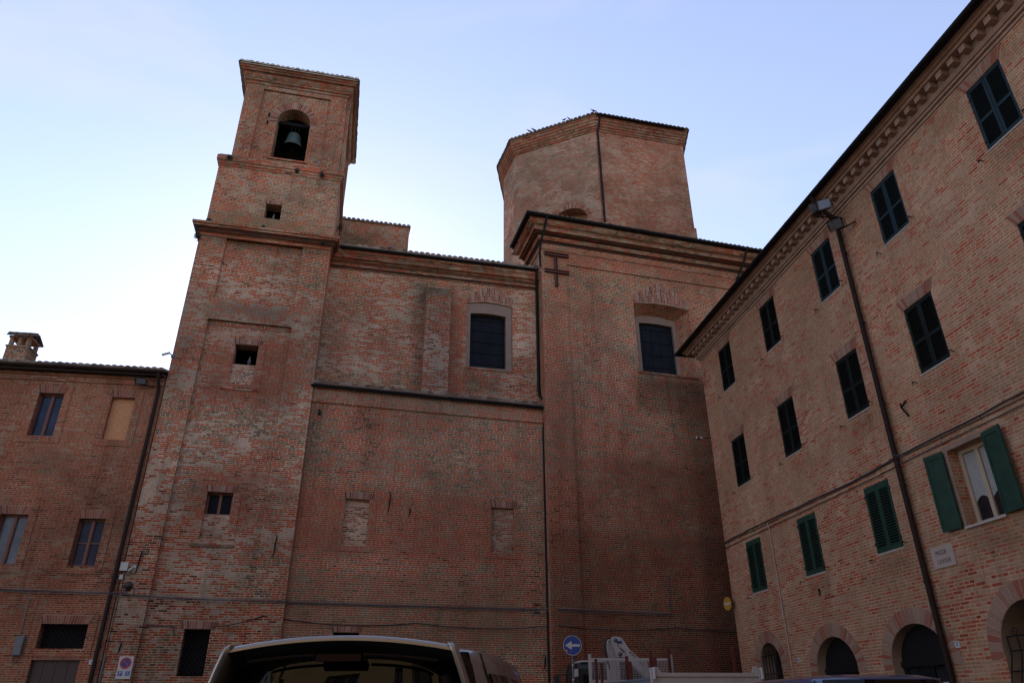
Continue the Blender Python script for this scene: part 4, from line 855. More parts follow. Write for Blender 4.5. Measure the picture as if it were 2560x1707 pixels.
# ================================================================ SMALL THINGS ON THE WALLS
def wire(pts, wob=0.008, n=6):
    out = []
    for i in range(len(pts) - 1):
        a, b = Vector(pts[i]), Vector(pts[i + 1])
        for k in range(n): out.append(a + (b - a) * k / n + Vector((0, 0, random.uniform(-wob, wob))))
    out.append(Vector(pts[-1])); return out
bp = lambda b, dz: [HF.p(-8, b, 4.80 + dz), HF.p(-3.13, b, 4.745 + dz), HF.p(-0.1, b + 0.13, 4.68 + dz), TF.p(-6.1, b, 4.655 + dz), TF.p(-4.33, b, 4.59 + dz), TF.p(-1.62, b, 4.575 + dz), LF.p(0.1, b, 4.57 + dz), LF.p(8.3, b + 0.02, 4.56 + dz), LF.p(8.68, b + 0.14, 4.56 + dz), XF.p(0.3, b, 4.55 + dz), XF.p(4.47, b, 4.51 + dz)]
m = MB(); m.tube(wire(bp(0.035, 0)), 0.016, 6); m.mat = 1; m.tube(wire(bp(0.03, 0.05)), 0.008, 6); m.tube(wire(bp(0.03, -0.04)), 0.007, 6); m.mat = 0
m.tube(wire([XF.p(4.47, 0.04, 4.5), XF.p(4.52, 0.04, 5.8)], 0.002), 0.018, 6)
for z in (4.47, 4.72): m.box(LF, 8.2, 8.4, 0.0, 0.05, z, z + 0.06)
solo('cable_bundle', m, ['cable', 'pale_cable'], 'long grey cable bundle running along house, tower and church walls', 'cable')
def sag(a, b, d, n=10): a, b = Vector(a), Vector(b); return [a + (b - a) * t / n - Vector((0, 0, 4 * d * (t / n) * (1 - t / n))) for t in range(n + 1)]
m = MB(); ch = [TF.p(-3.62, 0.03, 3.80), TF.p(-2.2, 0.03, 4.15), LF.p(-0.03, 0.03, 4.09), LF.p(4.2, 0.03, 4.06), LF.p(8.72, 0.16, 4.06), XF.p(0.3, 0.03, 4.05), XF.p(4.6, 0.03, 4.07), XF.p(8.0, 0.03, 4.0)]
ds = [0.06, 0.0, 0.13, 0.13, 0.0, 0.11, 0.05]
pts = []
for i in range(len(ch) - 1): pts += sag(ch[i], ch[i + 1], ds[i])[(1 if i else 0):]
m.tube(pts, 0.015, 6); solo('hanging_cable', m, 'black_cable', 'thin black cable drooping in loops between wall hooks above the vehicles', 'cable')
m = MB(); m.tube(sag(XF.p(4.52, 0.04, 5.8), RF.p(0.55, 0.03, 6.58), 0.08), 0.012, 5); solo('overhead_wire', m, 'cable', 'single wire spanning the corner from transept to apartment building', 'wire')
m = MB(); m.tube(wire([RF.p(0.54, 0.03, 6.69), RF.p(2.8, 0.03, 6.70), RF.p(8.3, 0.03, 6.66), RF.p(10.0, 0.03, 6.72), RF.p(10.15, 0.18, 6.72), RF.p(10.3, 0.03, 6.72), RF.p(14, 0.03, 6.78), RF.p(28, 0.03, 6.8)], 0.012), 0.017, 6)
m.tube(wire([RF.p(0.54, 0.025, 6.64), RF.p(8.3, 0.025, 6.62), RF.p(10.0, 0.03, 6.68), RF.p(10.15, 0.17, 6.68), RF.p(10.3, 0.03, 6.68), RF.p(28, 0.025, 6.76)], 0.014), 0.010, 6)
for k in range(18): a = 1.0 + k * 1.3 + random.uniform(-.2, .2); m.tube([RF.p(a, 0, 6.70), RF.p(a, 0.05, 6.72), RF.p(a + 0.03, 0.05, 6.62)], 0.008, 5)
solo('twisted_cable', m, 'cable', 'upper twisted cable clipped along the apartment wall above first floor windows', 'cable')
m = MB(); m.tube(wire([RF.p(0.54, 0.03, 6.48), RF.p(8.9, 0.03, 6.50), RF.p(10.0, 0.03, 6.53), RF.p(10.15, 0.18, 6.53), RF.p(10.3, 0.03, 6.55), RF.p(28, 0.03, 6.62)], 0.008), 0.011, 6); solo('thin_cable', m, 'cable', 'lower straight cable just over the first floor shutters of the apartment building', 'cable')
m = MB(); m.tube([TF.p(-5.48, -0.10, 3.82), TF.p(-4.72, -0.10, 3.82), TF.p(-4.69, -0.10, 3.60)], 0.018, 6); solo('conduit', m, 'cable', 'short grey conduit left of the barred tower window', 'conduit')
m = MB(); m.tube([TF.p(-6.40, 0.03, 2.96), TF.p(-6.43, 0.03, 0.2)], 0.035, 8); solo('wall_pipe', m, 'grey_metal', 'short grey pipe beside the foot of the house downpipe', 'pipe')
m = MB(); m.tube([TF.p(-6.38, 0.02, 5.3), TF.p(-6.37, 0.02, 4.72)], 0.012, 6); m.tube([TF.p(-6.40, 0.02, 4.6), TF.p(-6.40, 0.02, 3.0)], 0.008, 6); solo('thin_wire', m, 'cable', 'thin wire running down the tower corner from the white box', 'wire')

# electrical box with conduit
t = thing('electrical_box', 'grey metal electrical box with hooked conduit on the brick house wall', 'electrical box', HF.p(-2.17, 0, 2.98))
m = MB(); m.box(HF, -2.28, -2.06, 0, 0.10, 2.98, 3.49); m.box(HF, -2.265, -2.075, 0.10, 0.11, 3.0, 3.47); m.box(HF, -2.12, -2.09, 0.11, 0.125, 3.2, 3.27); m.build('cabinet', 'grey_metal', t)
m = MB(); m.tube([HF.p(-2.23, 0.04, 3.49), HF.p(-2.25, 0.04, 4.42), HF.p(-2.24, 0.05, 4.50), HF.p(-2.2, 0.07, 4.53), HF.p(-2.13, 0.10, 4.525), HF.p(-2.11, 0.11, 4.51)], 0.013, 8); m.build('conduit', 'pale_cable', t)
m = MB(); m.tube([HF.p(-2.25 + 0.09 - 0.09 * cos(pi * k / 10), 0.05, 2.98 - 0.20 * sin(pi * k / 10)) for k in range(11)], 0.012, 6); m.build('cable_loop', 'cable', t)

# house number tiles
def numtile(fr, a, c, ch, label):
    m = MB(); m.box(fr, a - 0.07, a + 0.07, 0, 0.014, c - 0.065, c + 0.065); m.mat = 1; textmesh(m, ch, 0.11, fr, a, 0.0165, c, bold=0.001)
    solo('house_number', m, ['sign_white', 'tag_blue'], label, 'house number')
numtile(HF, -0.13, 2.81, '1', 'small white number tile beside the brick house door')
numtile(RF, 4.15, 2.73, '8', 'small white number tile between the arched window and first doorway')
numtile(RF, 10.43, 2.66, '3', 'small white number tile right of the brown downpipe')

# no parking panel
t = thing('no_parking_sign', 'white no parking panel with P and wheelchair marks on the tower corner', 'sign', TF.p(-5.81, 0.0, 2.37))
S1 = Fr(-5.81, 24.97, (1, 0))
m = MB(); m.box(S1, -0.195, 0.195, -0.03, 0.0, 2.37, 2.97); m.build('panel', 'sign_white', t)
def ring(m, fr, a, c, r0, r1, b, n=32):
    for k in range(n):
        t0, t1 = 2 * pi * k / n, 2 * pi * (k + 1) / n
        m.poly([fr.p(a + r0 * cos(t0), b, c + r0 * sin(t0)), fr.p(a + r1 * cos(t0), b, c + r1 * sin(t0)), fr.p(a + r1 * cos(t1), b, c + r1 * sin(t1)), fr.p(a + r0 * cos(t1), b, c + r0 * sin(t1))])
m = MB(); m.disc(S1.p(0, 0.003, 2.79), S1.out, 0.15)
m.mat = 1; ring(m, S1, 0, 2.79, 0.115, 0.155, 0.006)
q = 0.7071; m.poly([S1.p(-0.12 * q - 0.016 * q, 0.005, 2.79 + 0.12 * q - 0.016 * q), S1.p(0.12 * q - 0.016 * q, 0.005, 2.79 - 0.12 * q - 0.016 * q), S1.p(0.12 * q + 0.016 * q, 0.005, 2.79 - 0.12 * q + 0.016 * q), S1.p(-0.12 * q + 0.016 * q, 0.005, 2.79 + 0.12 * q + 0.016 * q)])
m.build('no_parking_disc', ['sign_blue', 'sign_red'], t)
m = MB(); m.box(S1, -0.155, -0.035, 0, 0.003, 2.455, 2.575); m.mat = 1; textmesh(m, 'P', 0.125, S1, -0.095, 0.0055, 2.515, bold=0.003); m.build('parking_mark', ['sign_blue', 'sign_white'], t)
m = MB(); m.box(S1, 0.045, 0.165, 0, 0.003, 2.455, 2.575); m.mat = 1
m.disc(S1.p(0.095, 0.0055, 2.560), S1.out, 0.010, 10)
for x0, z0, x1, z1 in ((0.095, 2.552, 0.098, 2.510), (0.098, 2.528, 0.122, 2.526), (0.098, 2.510, 0.125, 2.508), (0.125, 2.508, 0.140, 2.475)):
    m.tube([S1.p(x0, 0.004, z0), S1.p(x1, 0.004, z1)], 0.0055, 5)
m.tube([S1.p(0.100 + 0.028 * cos(R(150 + k * 21)), 0.004, 2.498 + 0.028 * sin(R(150 + k * 21))) for k in range(11)], 0.004, 5)
m.build('wheelchair_mark', ['tag_blue', 'sign_white'], t)

# blue arrow sign on its post
t = thing('arrow_sign', 'round blue sign with white left arrow on a thin post before the transept', 'road sign', (6.2, 20.06, 0))
S2 = Fr(6.20, 20.0, azv(98))
m = MB(); m.tube([(6.21, 20.05, 0), (6.21, 20.05, 3.2)], 0.03, 10); m.build('post', 'grey_metal', t)
m = MB()
for z in (2.55, 2.2): m.tube([(6.21, 20.05, z), (6.21, 20.05, z + 0.03)], 0.036, 10)
m.build('clamp', 'stone', t)
m = MB(); m.lathe(S2.p(0, -0.012, 3.04), [(0.0, 0.0), (0.247, 0.0), (0.247, 0.012)], 36, S2.out); m.disc(S2.p(0, 0.0, 3.04), S2.out, 0.247, 36)
m.mat = 1; ring(m, S2, 0, 3.04, 0.234, 0.247, 0.002, 36)
b_ = 0.003; m.poly([S2.p(-0.20, b_, 3.04), S2.p(-0.02, b_, 2.93), S2.p(-0.02, b_, 3.15)]); m.poly([S2.p(-0.021, b_, 3.008), S2.p(0.20, b_, 3.008), S2.p(0.20, b_, 3.072), S2.p(-0.021, b_, 3.072)])
m.build('disc', ['sign_blue', 'sign_white'], t)
m = MB(); m.disc(S2.p(-0.165, 0.004, 2.905), S2.out, 0.034, 16); m.mat = 1; m.disc(S2.p(-0.165, 0.005, 2.905), S2.out, 0.020, 12); m.build('round_sticker', ['sign_red', 'sign_white'], t)
m = MB(); m.disc(S2.p(-0.045, 0.004, 2.885), S2.out, 0.024, 14); m.build('sticker', 'tag_blue', t)

# faded no entry sign at the corner
t = thing('no_entry_sign', 'faded orange no entry disc with white bar at the apartment building corner', 'road sign', (12.76, 23.5, 4.66))
S3 = Fr(12.74, 23.45, azv(262 + 90))
S3.out = Vector((S3.ex.y, -S3.ex.x, 0))
if S3.out.x > 0: S3 = Fr(12.74, 23.45, azv(262 - 90))
m = MB(); m.lathe(S3.p(0, -0.015, 4.66), [(0.0, 0.0), (0.215, 0.0), (0.215, 0.015)], 32, S3.out); m.disc(S3.p(0, 0, 4.66), S3.out, 0.215, 32); m.mat = 1
m.poly([S3.p(-0.16, 0.003, 4.625), S3.p(0.16, 0.003, 4.625), S3.p(0.16, 0.003, 4.695), S3.p(-0.16, 0.003, 4.695)]); m.build('disc', ['sign_yellow', 'sign_white'], t)
m = MB(); m.tube([S3.p(0, -0.015, 4.66), (12.97, 23.44, 4.66)], 0.02, 6); m.build('bracket', 'iron', t)

# street name plaque
t = thing('street_plaque', 'pinkish marble plaque reading PIAZZA CAVOUR right of the downpipe', 'plaque', RF.p(10.70, 0.0, 4.14))
m = MB(); m.box(RF, 10.36, 11.02, 0, 0.022, 4.14, 4.575); m.build('slab', 'marble', t)
m = MB(); textmesh(m, 'PIAZZA', 0.125, RF, 10.66, 0.024, 4.44, sx=0.80); textmesh(m, 'CAVOUR', 0.125, RF, 10.70, 0.024, 4.26, sx=0.80); m.build('lettering', 'letter', t)

# floodlights
def floodlight(at, normal, label, w=0.34, h=0.30, arm=None, lit=True):
    t = thing('floodlight', label, 'floodlight', at, None)
    nrm = Vector(normal).normalized(); x = nrm.cross(Vector((0, 0, 1))).normalized(); y = x.cross(nrm); o = Vector(at)
    P = lambda a, b, c: o + x * a + nrm * b + y * c
    m = MB(); m.hexa([P(-w * .3, -0.16, -h * .3), P(w * .3, -0.16, -h * .3), P(w / 2, 0, -h / 2), P(-w / 2, 0, -h / 2), P(-w * .3, -0.16, h * .3), P(w * .3, -0.16, h * .3), P(w / 2, 0, h / 2), P(-w / 2, 0, h / 2)])
    for k in range(6): z = -h * .25 + h * .1 * k; m.hexa([P(-w * .28, -0.20, z), P(w * .28, -0.20, z), P(w * .28, -0.14, z), P(-w * .28, -0.14, z), P(-w * .28, -0.20, z + 0.012), P(w * .28, -0.20, z + 0.012), P(w * .28, -0.14, z + 0.012), P(-w * .28, -0.14, z + 0.012)])
    m.build('housing', 'dark_metal', t)
    m = MB(); m.poly([P(-w * .42, 0.004, -h * .42), P(w * .42, 0.004, -h * .42), P(w * .42, 0.004, h * .42), P(-w * .42, 0.004, h * .42)]); m.build('glass', 'lens', t)
    m = MB(); m.tube([P(-w * .55, -0.08, 0), P(-w * .55, -0.12, -h * .75), P(w * .55, -0.12, -h * .75), P(w * .55, -0.08, 0)], 0.012, 6)
    if arm is not None: m.tube([P(0, -0.12, -h * .75), arm], 0.02, 6)
    m.build('bracket', 'dark_metal', t)
floodlight(RF.p(10.62, 0.72, 13.52), (-0.75, -0.80, -0.12), 'pale glass floodlight under the apartment building eave, upper of the group', arm=RF.p(10.3, 0.02, 13.35))
floodlight(RF.p(10.60, 0.52, 12.90), (-0.50, -0.35, -0.80), 'downward tilted floodlight directly above the brown downpipe', w=0.38, arm=RF.p(10.75, 0.02, 12.95))
floodlight(RF.p(10.15, 0.74, 13.62), (-0.35, 0.93, -0.1), 'dark floodlight seen from its back, turned to the church', w=0.30, h=0.36, arm=RF.p(10.2, 0.02, 13.45))
floodlight(HF.p(-0.52, 0.40, 11.44), (0.1, -0.75, -0.65), 'dark floodlight under the brick house eave near the tower', w=0.34, h=0.22, arm=HF.p(-0.2, 0.02, 11.40))

# cameras and small boxes
def camera_box(at, d, label, wall):
    t = thing('security_camera', label, 'camera', at); o = Vector(at); d = Vector(d).normalized(); m = MB()
    m.tube([o - d * 0.02, o + d * 0.22], 0.042, 10); m.tube([o + d * 0.22, o + d * 0.25], 0.05, 10); m.build('body', 'white_box', t)
    m = MB(); m.tube([o, Vector(wall)], 0.018, 6); m.box(Fr(wall[0], wall[1], (1, 0)), -0.05, 0.05, -0.01, 0.05, wall[2] - 0.06, wall[2] + 0.06); m.build('bracket', 'grey_metal', t)
camera_box((-6.52, 24.86, 12.66), (-0.75, -0.4, -0.55), 'white security camera on the tower edge above the house roof', (-6.42, 25.0, 12.60))
camera_box((-6.24, 24.88, 5.36), (0.6, -0.6, 0.35), 'white security camera beside the white box on the tower', (-6.27, 25.0, 5.30))
m = MB(); m.box(TF, -6.53, -6.32, 0.0, 0.10, 5.35, 5.60); m.box(TF, -6.50, -6.40, 0.0, 0.07, 5.10, 5.24); solo('junction_box', m, 'white_box', 'off white plastic box beside the house downpipe', 'junction box')
t = thing('alarm_siren', 'round dark alarm bell above the cable bundle on the tower', 'alarm', (-6.2, 25.0, 4.92))
m = MB(); m.lathe((-6.2, 25.0, 4.93), [(0.12, 0), (0.12, 0.06), (0.09, 0.11), (0.0, 0.12)], 18, (0, -1, 0)); m.build('dome', 'dark_metal', t)
m = MB(); m.tube([(-6.09, 24.97, 4.9), (-6.02, 24.97, 4.85), (-6.0, 24.97, 4.68)], 0.012, 6); m.tube([(-6.36, 24.97, 4.92), (-6.2, 24.97, 4.92)], 0.02, 6); m.tube([(-6.22, 24.97, 4.85), (-6.23, 24.97, 4.68)], 0.018, 6); m.build('feed_cable', 'cable', t)

# iron tie anchors
def anchor(fr, a, c0, c1, label, lean=0.04):
    m = MB(); m.tube([fr.p(a - lean / 2, 0.035, c0), fr.p(a, 0.05, (c0 + c1) / 2), fr.p(a + lean / 2, 0.035, c1)], [0.014, 0.026, 0.018], 6)
    m.tube([fr.p(a + lean / 2, 0.04, c1), fr.p(a + lean / 2 - 0.06, 0.05, c1 + 0.05), fr.p(a + lean / 2 - 0.08, 0.05, c1 + 0.01)], 0.012, 5); m.tube([fr.p(a, 0.045, (c0 + c1) / 2 + 0.1), fr.p(a, -0.13, (c0 + c1) / 2 + 0.1)], 0.02, 6)
    m.tube([fr.p(a - lean / 2, 0.035, c0), fr.p(a - lean / 2 - 0.04, 0.045, c0 - 0.07)], 0.01, 5)
    solo('wall_anchor', m, 'iron', label, 'wall anchor', fr.p(a, 0, c0), 'iron tie anchors on the church walls')
anchor(TF, -6.05, 5.33, 5.93, 'rusty iron tie anchor right of the white box on the tower')
anchor(TF, -6.05, 3.06, 3.32, 'short iron hook just above the no parking panel')
anchor(TF, -2.12, 5.95, 6.58, 'tall iron tie anchor on the right pilaster of the tower')
anchor(LF, 3.04, 7.62, 8.26, 'iron tie anchor right of the first walled up aisle window')
anchor(LF, 3.76, 7.52, 7.74, 'small iron hook on a grey patch between the walled up aisle windows')
anchor(LF, 8.55, 2.75, 3.12, 'dark iron anchor low on the aisle beside the downpipe')
t = thing('beam_anchor', 'large rust red double crossed iron anchor high on the transept corner', 'wall anchor', XF.p(0.65, 0, 17.4))
m = MB()
for z in (18.98, 18.12):
    m.box(XF, 0.13, 1.23, 0.02, 0.05, z - 0.075, z + 0.075); m.box(XF, 0.13, 1.23, 0.05, 0.12, z - 0.075, z - 0.055); m.box(XF, 0.13, 1.23, 0.05, 0.12, z + 0.055, z + 0.075)
m.build('crossbar', 'rust', t)
m = MB(); m.box(XF, 0.57, 0.71, 0.003, 0.019, 17.38, 19.0); m.box(XF, 0.57, 0.60, 0.019, 0.10, 17.38, 18.0); m.box(XF, 0.68, 0.71, 0.019, 0.10, 17.38, 18.0); m.box(XF, 0.57, 0.60, 0.0192, 0.10, 18.2, 18.9); m.box(XF, 0.68, 0.71, 0.0192, 0.10, 18.2, 18.9); m.build('upright', 'rust', t)
m = MB(); m.tube([RF.p(10.62, 0.02, 7.83), RF.p(10.72, 0.10, 7.70), RF.p(10.82, 0.02, 7.83)], 0.022, 6); m.tube([RF.p(10.72, 0.10, 7.70), RF.p(10.80, 0.03, 7.46)], 0.022, 6); solo('iron_bracket', m, 'iron', 'Y shaped iron bracket on the apartment wall right of the downpipe', 'bracket')
t = thing('insulator_bracket', 'small iron arm with white insulators at the apartment building corner', 'insulator', RF.p(0.6, 0.0, 10.4))
m = MB(); m.tube([RF.p(0.56, 0.0, 10.50), RF.p(0.50, 0.60, 10.42)], 0.015, 6); m.build('arm', 'iron', t)
m = MB()
for b in (0.38, 0.56): m.lathe(RF.p(0.52, b, 10.44), [(0.0, 0), (0.03, 0.0), (0.035, 0.03), (0.02, 0.05), (0.03, 0.08), (0.0, 0.11)], 10)
m.build('insulators', 'sign_white', t)
m = MB(); m.lathe(RF.p(5.78, 0.0, 4.31), [(0.078, 0.0), (0.078, -0.06), (0.0, -0.06)], 14, RF.out); solo('vent_cap', m, 'void', 'dark round vent hole below the second green shutter window', 'vent')

# birds
def bird(at, yaw, label, mat='bird', s=1.0, group=None):
    m = MB(); o = Vector(at); d = Vector((cos(yaw), sin(yaw), 0)); w = Vector((-sin(yaw), cos(yaw), 0)); u = Vector((0, 0, 1))
    st = [(-0.17, 0.015, 0.004, 0.014), (-0.10, 0.05, 0.018, 0.028), (-0.03, 0.10, 0.048, 0.052), (0.03, 0.14, 0.052, 0.055), (0.07, 0.19, 0.034, 0.036), (0.085, 0.225, 0.026, 0.026), (0.10, 0.25, 0.027, 0.026), (0.12, 0.258, 0.018, 0.018), (0.13, 0.255, 0.006, 0.007), (0.15, 0.25, 0.001, 0.002)]
    rows = [[o + d * (x * s) + u * ((z + v * sin(2 * pi * k / 10)) * s) + w * (h * cos(2 * pi * k / 10) * s) for k in range(10)] for x, z, v, h in st]
    m.grid(rows, True, True)
    for q in (-1, 1): m.tube([o + w * (0.022 * q * s) + u * (0.08 * s), o + w * (0.025 * q * s) - u * (0.005 * s)], 0.005 * s, 5)
    solo('pigeon', m, mat, label, 'bird', at, group)
G = 'pigeons on the roofs'
bird((12.1, 30.62, 33.22), 2.3, 'dark bird perched on the peak corner of the drum roof', s=1.35, group=G)
bird((10.62, 31.68, 33.22), 0.4, 'dark bird halfway along the sloping drum roof edge, right one of the pair', s=1.2, group=G)
bird((10.86, 31.50, 33.19), 2.9, 'dark bird halfway along the sloping drum roof edge, left one of the pair', s=1.0, group=G)
bird((8.98, 32.91, 33.23), 2.4, 'dark bird low on the drum roof edge, right one of the lower pair', s=1.2, group=G)
bird((8.76, 33.08, 33.23), 2.4, 'dark bird low on the drum roof edge, left one of the lower pair', s=1.2, group=G)
bird(NF.p(0.76, 0.46, 18.33), 0.6, 'grey pigeon sitting on the nave gutter below the tower block', 'pigeon', 1.1, G)
bird(TF.p(-3.92, -0.28, 12.61), -1.4, 'pale pigeon sitting in the open square tower window', 'pigeon', 1.1, G)
bird(MF.p(-3.96, -0.12, 18.965), -1.2, 'pale pigeon in the small window of the tower middle stage', 'pigeon', 0.9, G)
bird((-2.6, 24.93, 21.86), 0.5, 'pigeon standing on the string course below the bell', 'pigeon', 0.9, G)

# weeds rooted on the ledges
def weed(at, r, n, label, droop=0.0):
    m = MB(); o = Vector(at)
    for k in range(n):
        v = Vector((random.gauss(0, 1), random.gauss(-0.35, 0.8), random.gauss(0.15 - droop, 0.8))); v.normalize(); q = o + v * r * random.uniform(0.15, 1.0)
        q.z -= droop * r * random.random() * 1.6; e1 = Vector((random.gauss(0, 1), random.gauss(0, 1), random.gauss(0, 1))).normalized(); e2 = e1.cross(v).normalized(); l = random.uniform(0.02, 0.05)
        m.poly([q - e1 * l, q + e2 * l * 0.5, q + e1 * l, q - e2 * l * 0.5])
        if k % 6 == 0: m.tube([o, q], 0.004, 4, False)
    solo('wall_weed', m, 'leaf', label, 'plant', at, 'weeds rooted on the tower ledges')
weed((-6.50, 24.93, 17.78), 0.16, 252, 'dark weed hanging under the left end of the main tower cornice', 0.8)
weed((-6.22, 24.92, 18.38), 0.12, 144, 'dark weed tuft on top of the tower cornice at left', 0.0)
weed((-5.98, 24.92, 21.58), 0.14, 156, 'weed tuft on the left of the string course below the belfry', 0.3)
weed((-3.30, 24.92, 21.42), 0.12, 120, 'weed hanging below the string course under the bell', 0.6)
weed((-2.30, 24.92, 21.40), 0.14, 156, 'weed hanging at the right of the string course', 0.6)
weed((-4.2, 24.85, 18.36), 0.09, 54, 'tiny weed in the middle of the main tower cornice', 0.1)
weed((-1.9, 24.76, 17.95), 0.12, 96, 'weed under the right end of the main tower cornice', 0.7)
weed((-1.42, 26.4, 19.9), 0.17, 144, 'weed on the right flank of the tower above the nave roof', 0.5)

# ================================================================ VEHICLES
# --- crane truck standing before the transept
KF = Fr(7.49, 15.0, Vector((5.0, -0.33)).normalized())     # a = right, -b = forward
truck = thing('crane_truck', 'white flatbed crane truck with wire headboard and dark red stakes before the transept', 'truck', (7.7, 18.5, 0))
m = MB(); m.box(KF, -1.10, 1.10, -5.0, -0.05, 0.98, 1.08); m.box(KF, -0.42, -0.32, -8.2, -0.1, 0.72, 0.97); m.box(KF, 0.32, 0.42, -8.2, -0.1, 0.72, 0.97); m.build('flatbed', 'truck_grey', truck)
m = MB(); m.box(KF, -1.13, 1.13, -0.045, 0.0, 1.05, 2.10); m.box(KF, -1.14, 1.14, -0.06, 0.03, 2.101, 2.17); m.box(KF, -1.14, 1.14, -0.05, 0.025, 1.5, 1.56)
for a in (-1.15, 1.15):
    m.box(KF, a - 0.035, a + 0.035, -0.075, 0.05, 1.0, 2.26); m.tube([KF.p(a, -0.02, 2.24), KF.p(a, 0.09, 2.25), KF.p(a, 0.10, 2.05)], 0.03, 8)
m.hexa([KF.p(0.98, -0.03, 2.171), KF.p(1.11, -0.03, 2.171), KF.p(1.11, 0.0, 2.171), KF.p(0.98, 0.0, 2.171), KF.p(1.02, -0.03, 2.30), KF.p(1.11, -0.03, 2.30), KF.p(1.11, 0.0, 2.30), KF.p(1.02, 0.0, 2.30)])
m.hexa([KF.p(-1.11, -0.03, 2.171), KF.p(-0.96, -0.03, 2.171), KF.p(-0.96, 0.0, 2.171), KF.p(-1.11, 0.0, 2.171), KF.p(-1.11, -0.03, 2.28), KF.p(-1.04, -0.03, 2.28), KF.p(-1.04, 0.0, 2.28), KF.p(-1.11, 0.0, 2.28)])
m.build('tailgate', 'truck_white', truck)
for s_ in (-1, 1):
    m = MB(); a = 1.12 * s_; m.box(KF, min(a, a - 0.03 * s_), max(a, a - 0.03 * s_), -4.98, -0.08, 1.081, 2.06); m.box(KF, min(a + 0.015 * s_, a - 0.04 * s_), max(a + 0.015 * s_, a - 0.04 * s_), -4.98, -0.08, 2.061, 2.10); m.build('side_board', 'truck_grey', truck)
m = MB()
for a in (-1.12, 1.14): m.box(KF, a - 0.035, a + 0.035, -5.10, -5.02, 1.0, 2.84)
m.box(KF, -1.08, 1.10, -5.09, -5.03, 2.69, 2.745); m.box(KF, -1.08, 1.10, -5.09, -5.03, 1.1, 2.22)
for a in (-0.36, 0.42): m.box(KF, a - 0.045, a + 0.045, -5.085, -5.035, 2.221, 2.689)
rk = m.build('headboard', 'truck_white', truck)
m = MB()
for k in range(54): a = -1.07 + k * 0.04; m.box(KF, a, a + 0.006, -5.028, -5.022, 2.22, 2.69)
for k in range(12): c = 2.24 + k * 0.04; m.box(KF, -1.07, 1.09, -5.0215, -5.0165, c, c + 0.006)
m.build('wire_mesh', 'truck_white', rk)
for a, b, z in ((-1.06, -4.67, 2.70), (-1.06, -4.16, 2.57), (-1.06, -1.97, 2.60), (-1.06, -1.75, 2.47), (-1.06, -0.30, 2.58), (-1.04, -0.12, 2.47), (1.05, -4.95, 3.0), (1.06, -1.97, 2.75), (1.06, -0.96, 2.77)):
    m = MB(); m.box(KF, a - 0.03, a + 0.03, b - 0.03, b + 0.03, 1.09, z); m.build('stake', 'truck_red', truck)
# crane
m = MB(); cb = -5.71
m.plate(KF, [(-0.40, 0.95), (-0.14, 0.95), (-0.19, 2.80), (-0.28, 3.18), (-0.32, 3.28), (-0.36, 3.20), (-0.40, 2.85)], [], cb - 0.12, cb - 0.30); m.box(KF, -0.5, 0.5, cb - 0.45, cb + 0.05, 0.97, 1.5); m.build('crane_column', 'truck_white', truck)
m = MB(); m.plate(KF, [(-0.33, 3.26), (-0.29, 3.32), (-0.20, 3.335), (-0.06, 3.31), (0.0, 3.25), (0.17, 3.01), (0.57, 2.65), (0.86, 2.38), (0.86, 2.05), (0.52, 2.33), (0.23, 2.60), (0.06, 2.795), (-0.19, 2.80), (-0.23, 2.95), (-0.28, 3.10)], [], cb + 0.10, cb - 0.10)
arm = m.build('crane_arm', 'truck_white', truck)
m = MB()
for a, c, r in ((-0.225, 3.235, 0.055), (-0.115, 2.88, 0.06)):
    m.lathe(KF.p(a, cb + 0.10, c), [(0.0, 0.05), (r * 0.5, 0.05), (r * 0.55, 0.03), (r, 0.03), (r, 0.0)], 16, KF.out)
m.build('pivot', 'grey_metal', arm)
m = MB(); m.box(KF, -0.18, -0.03, cb + 0.101, cb + 0.104, 3.145, 3.215); m.build('blue_plate', 'sign_blue', arm)
m = MB(); textmesh(m, 'P 15000 L', 0.085, KF, -0.05, cb + 0.103, 2.985, rot=R(-42), bold=0.002); textmesh(m, 'M.BONFIGLIOLI', 0.085, KF, 0.38, cb + 0.103, 2.74, rot=R(-43), bold=0.001); m.build('lettering', 'letter', arm)
m = MB()
for k in range(3): m.tube([KF.p(-0.40 + 0.01 * k, cb - 0.05 * k, 2.5), KF.p(-0.47 - 0.01 * k, cb - 0.05 * k, 3.0), KF.p(-0.47 - 0.01 * k, cb - 0.05 * k, 3.2), KF.p(-0.42, cb - 0.05 * k, 3.30), KF.p(-0.33, cb - 0.05 * k, 3.31), KF.p(-0.26, cb - 0.05 * k, 3.24)], 0.016, 6)
m.build('hydraulic_hoses', 'black_cable', arm)
# cab
m = MB()
prof = [(-6.35, 0.6), (-6.35, 2.55), (-6.5, 2.70), (-7.6, 2.72), (-7.9, 2.60), (-8.25, 1.7), (-8.35, 1.55), (-8.35, 0.6)]
rows_ = []
for a, sh in ((-1.09, 0.10), (-1.12, 0.0), (1.12, 0.0), (1.09, 0.10)):
    rows_.append([KF.p(a, b, c - (sh if c > 2.4 else 0)) for b, c in prof])
m.grid(rows_, True, False); m.poly(rows_[0]); m.poly(list(reversed(rows_[-1]))); cab = m.build('cab', 'black_plastic', truck)
m = MB(); m.box(KF, -1.0, 0.9, -7.5, -6.45, 2.721, 2.77); m.box(KF, -1.121, -1.10, -6.9, -6.45, 2.35, 2.55); m.build('roof_panel', 'truck_white', cab)
m = MB(); m.box(KF, -1.0, 1.0, -6.352, -6.346, 1.7, 2.4); m.build('rear_window', 'car_glass', cab)
m = MB(); m.tube([KF.p(-1.1, -7.9, 2.45), KF.p(-1.40, -7.8, 2.44)], 0.018, 6); m.box(KF, -1.50, -1.36, -7.86, -7.74, 2.02, 2.42); m.build('mirror', 'black_plastic', cab)
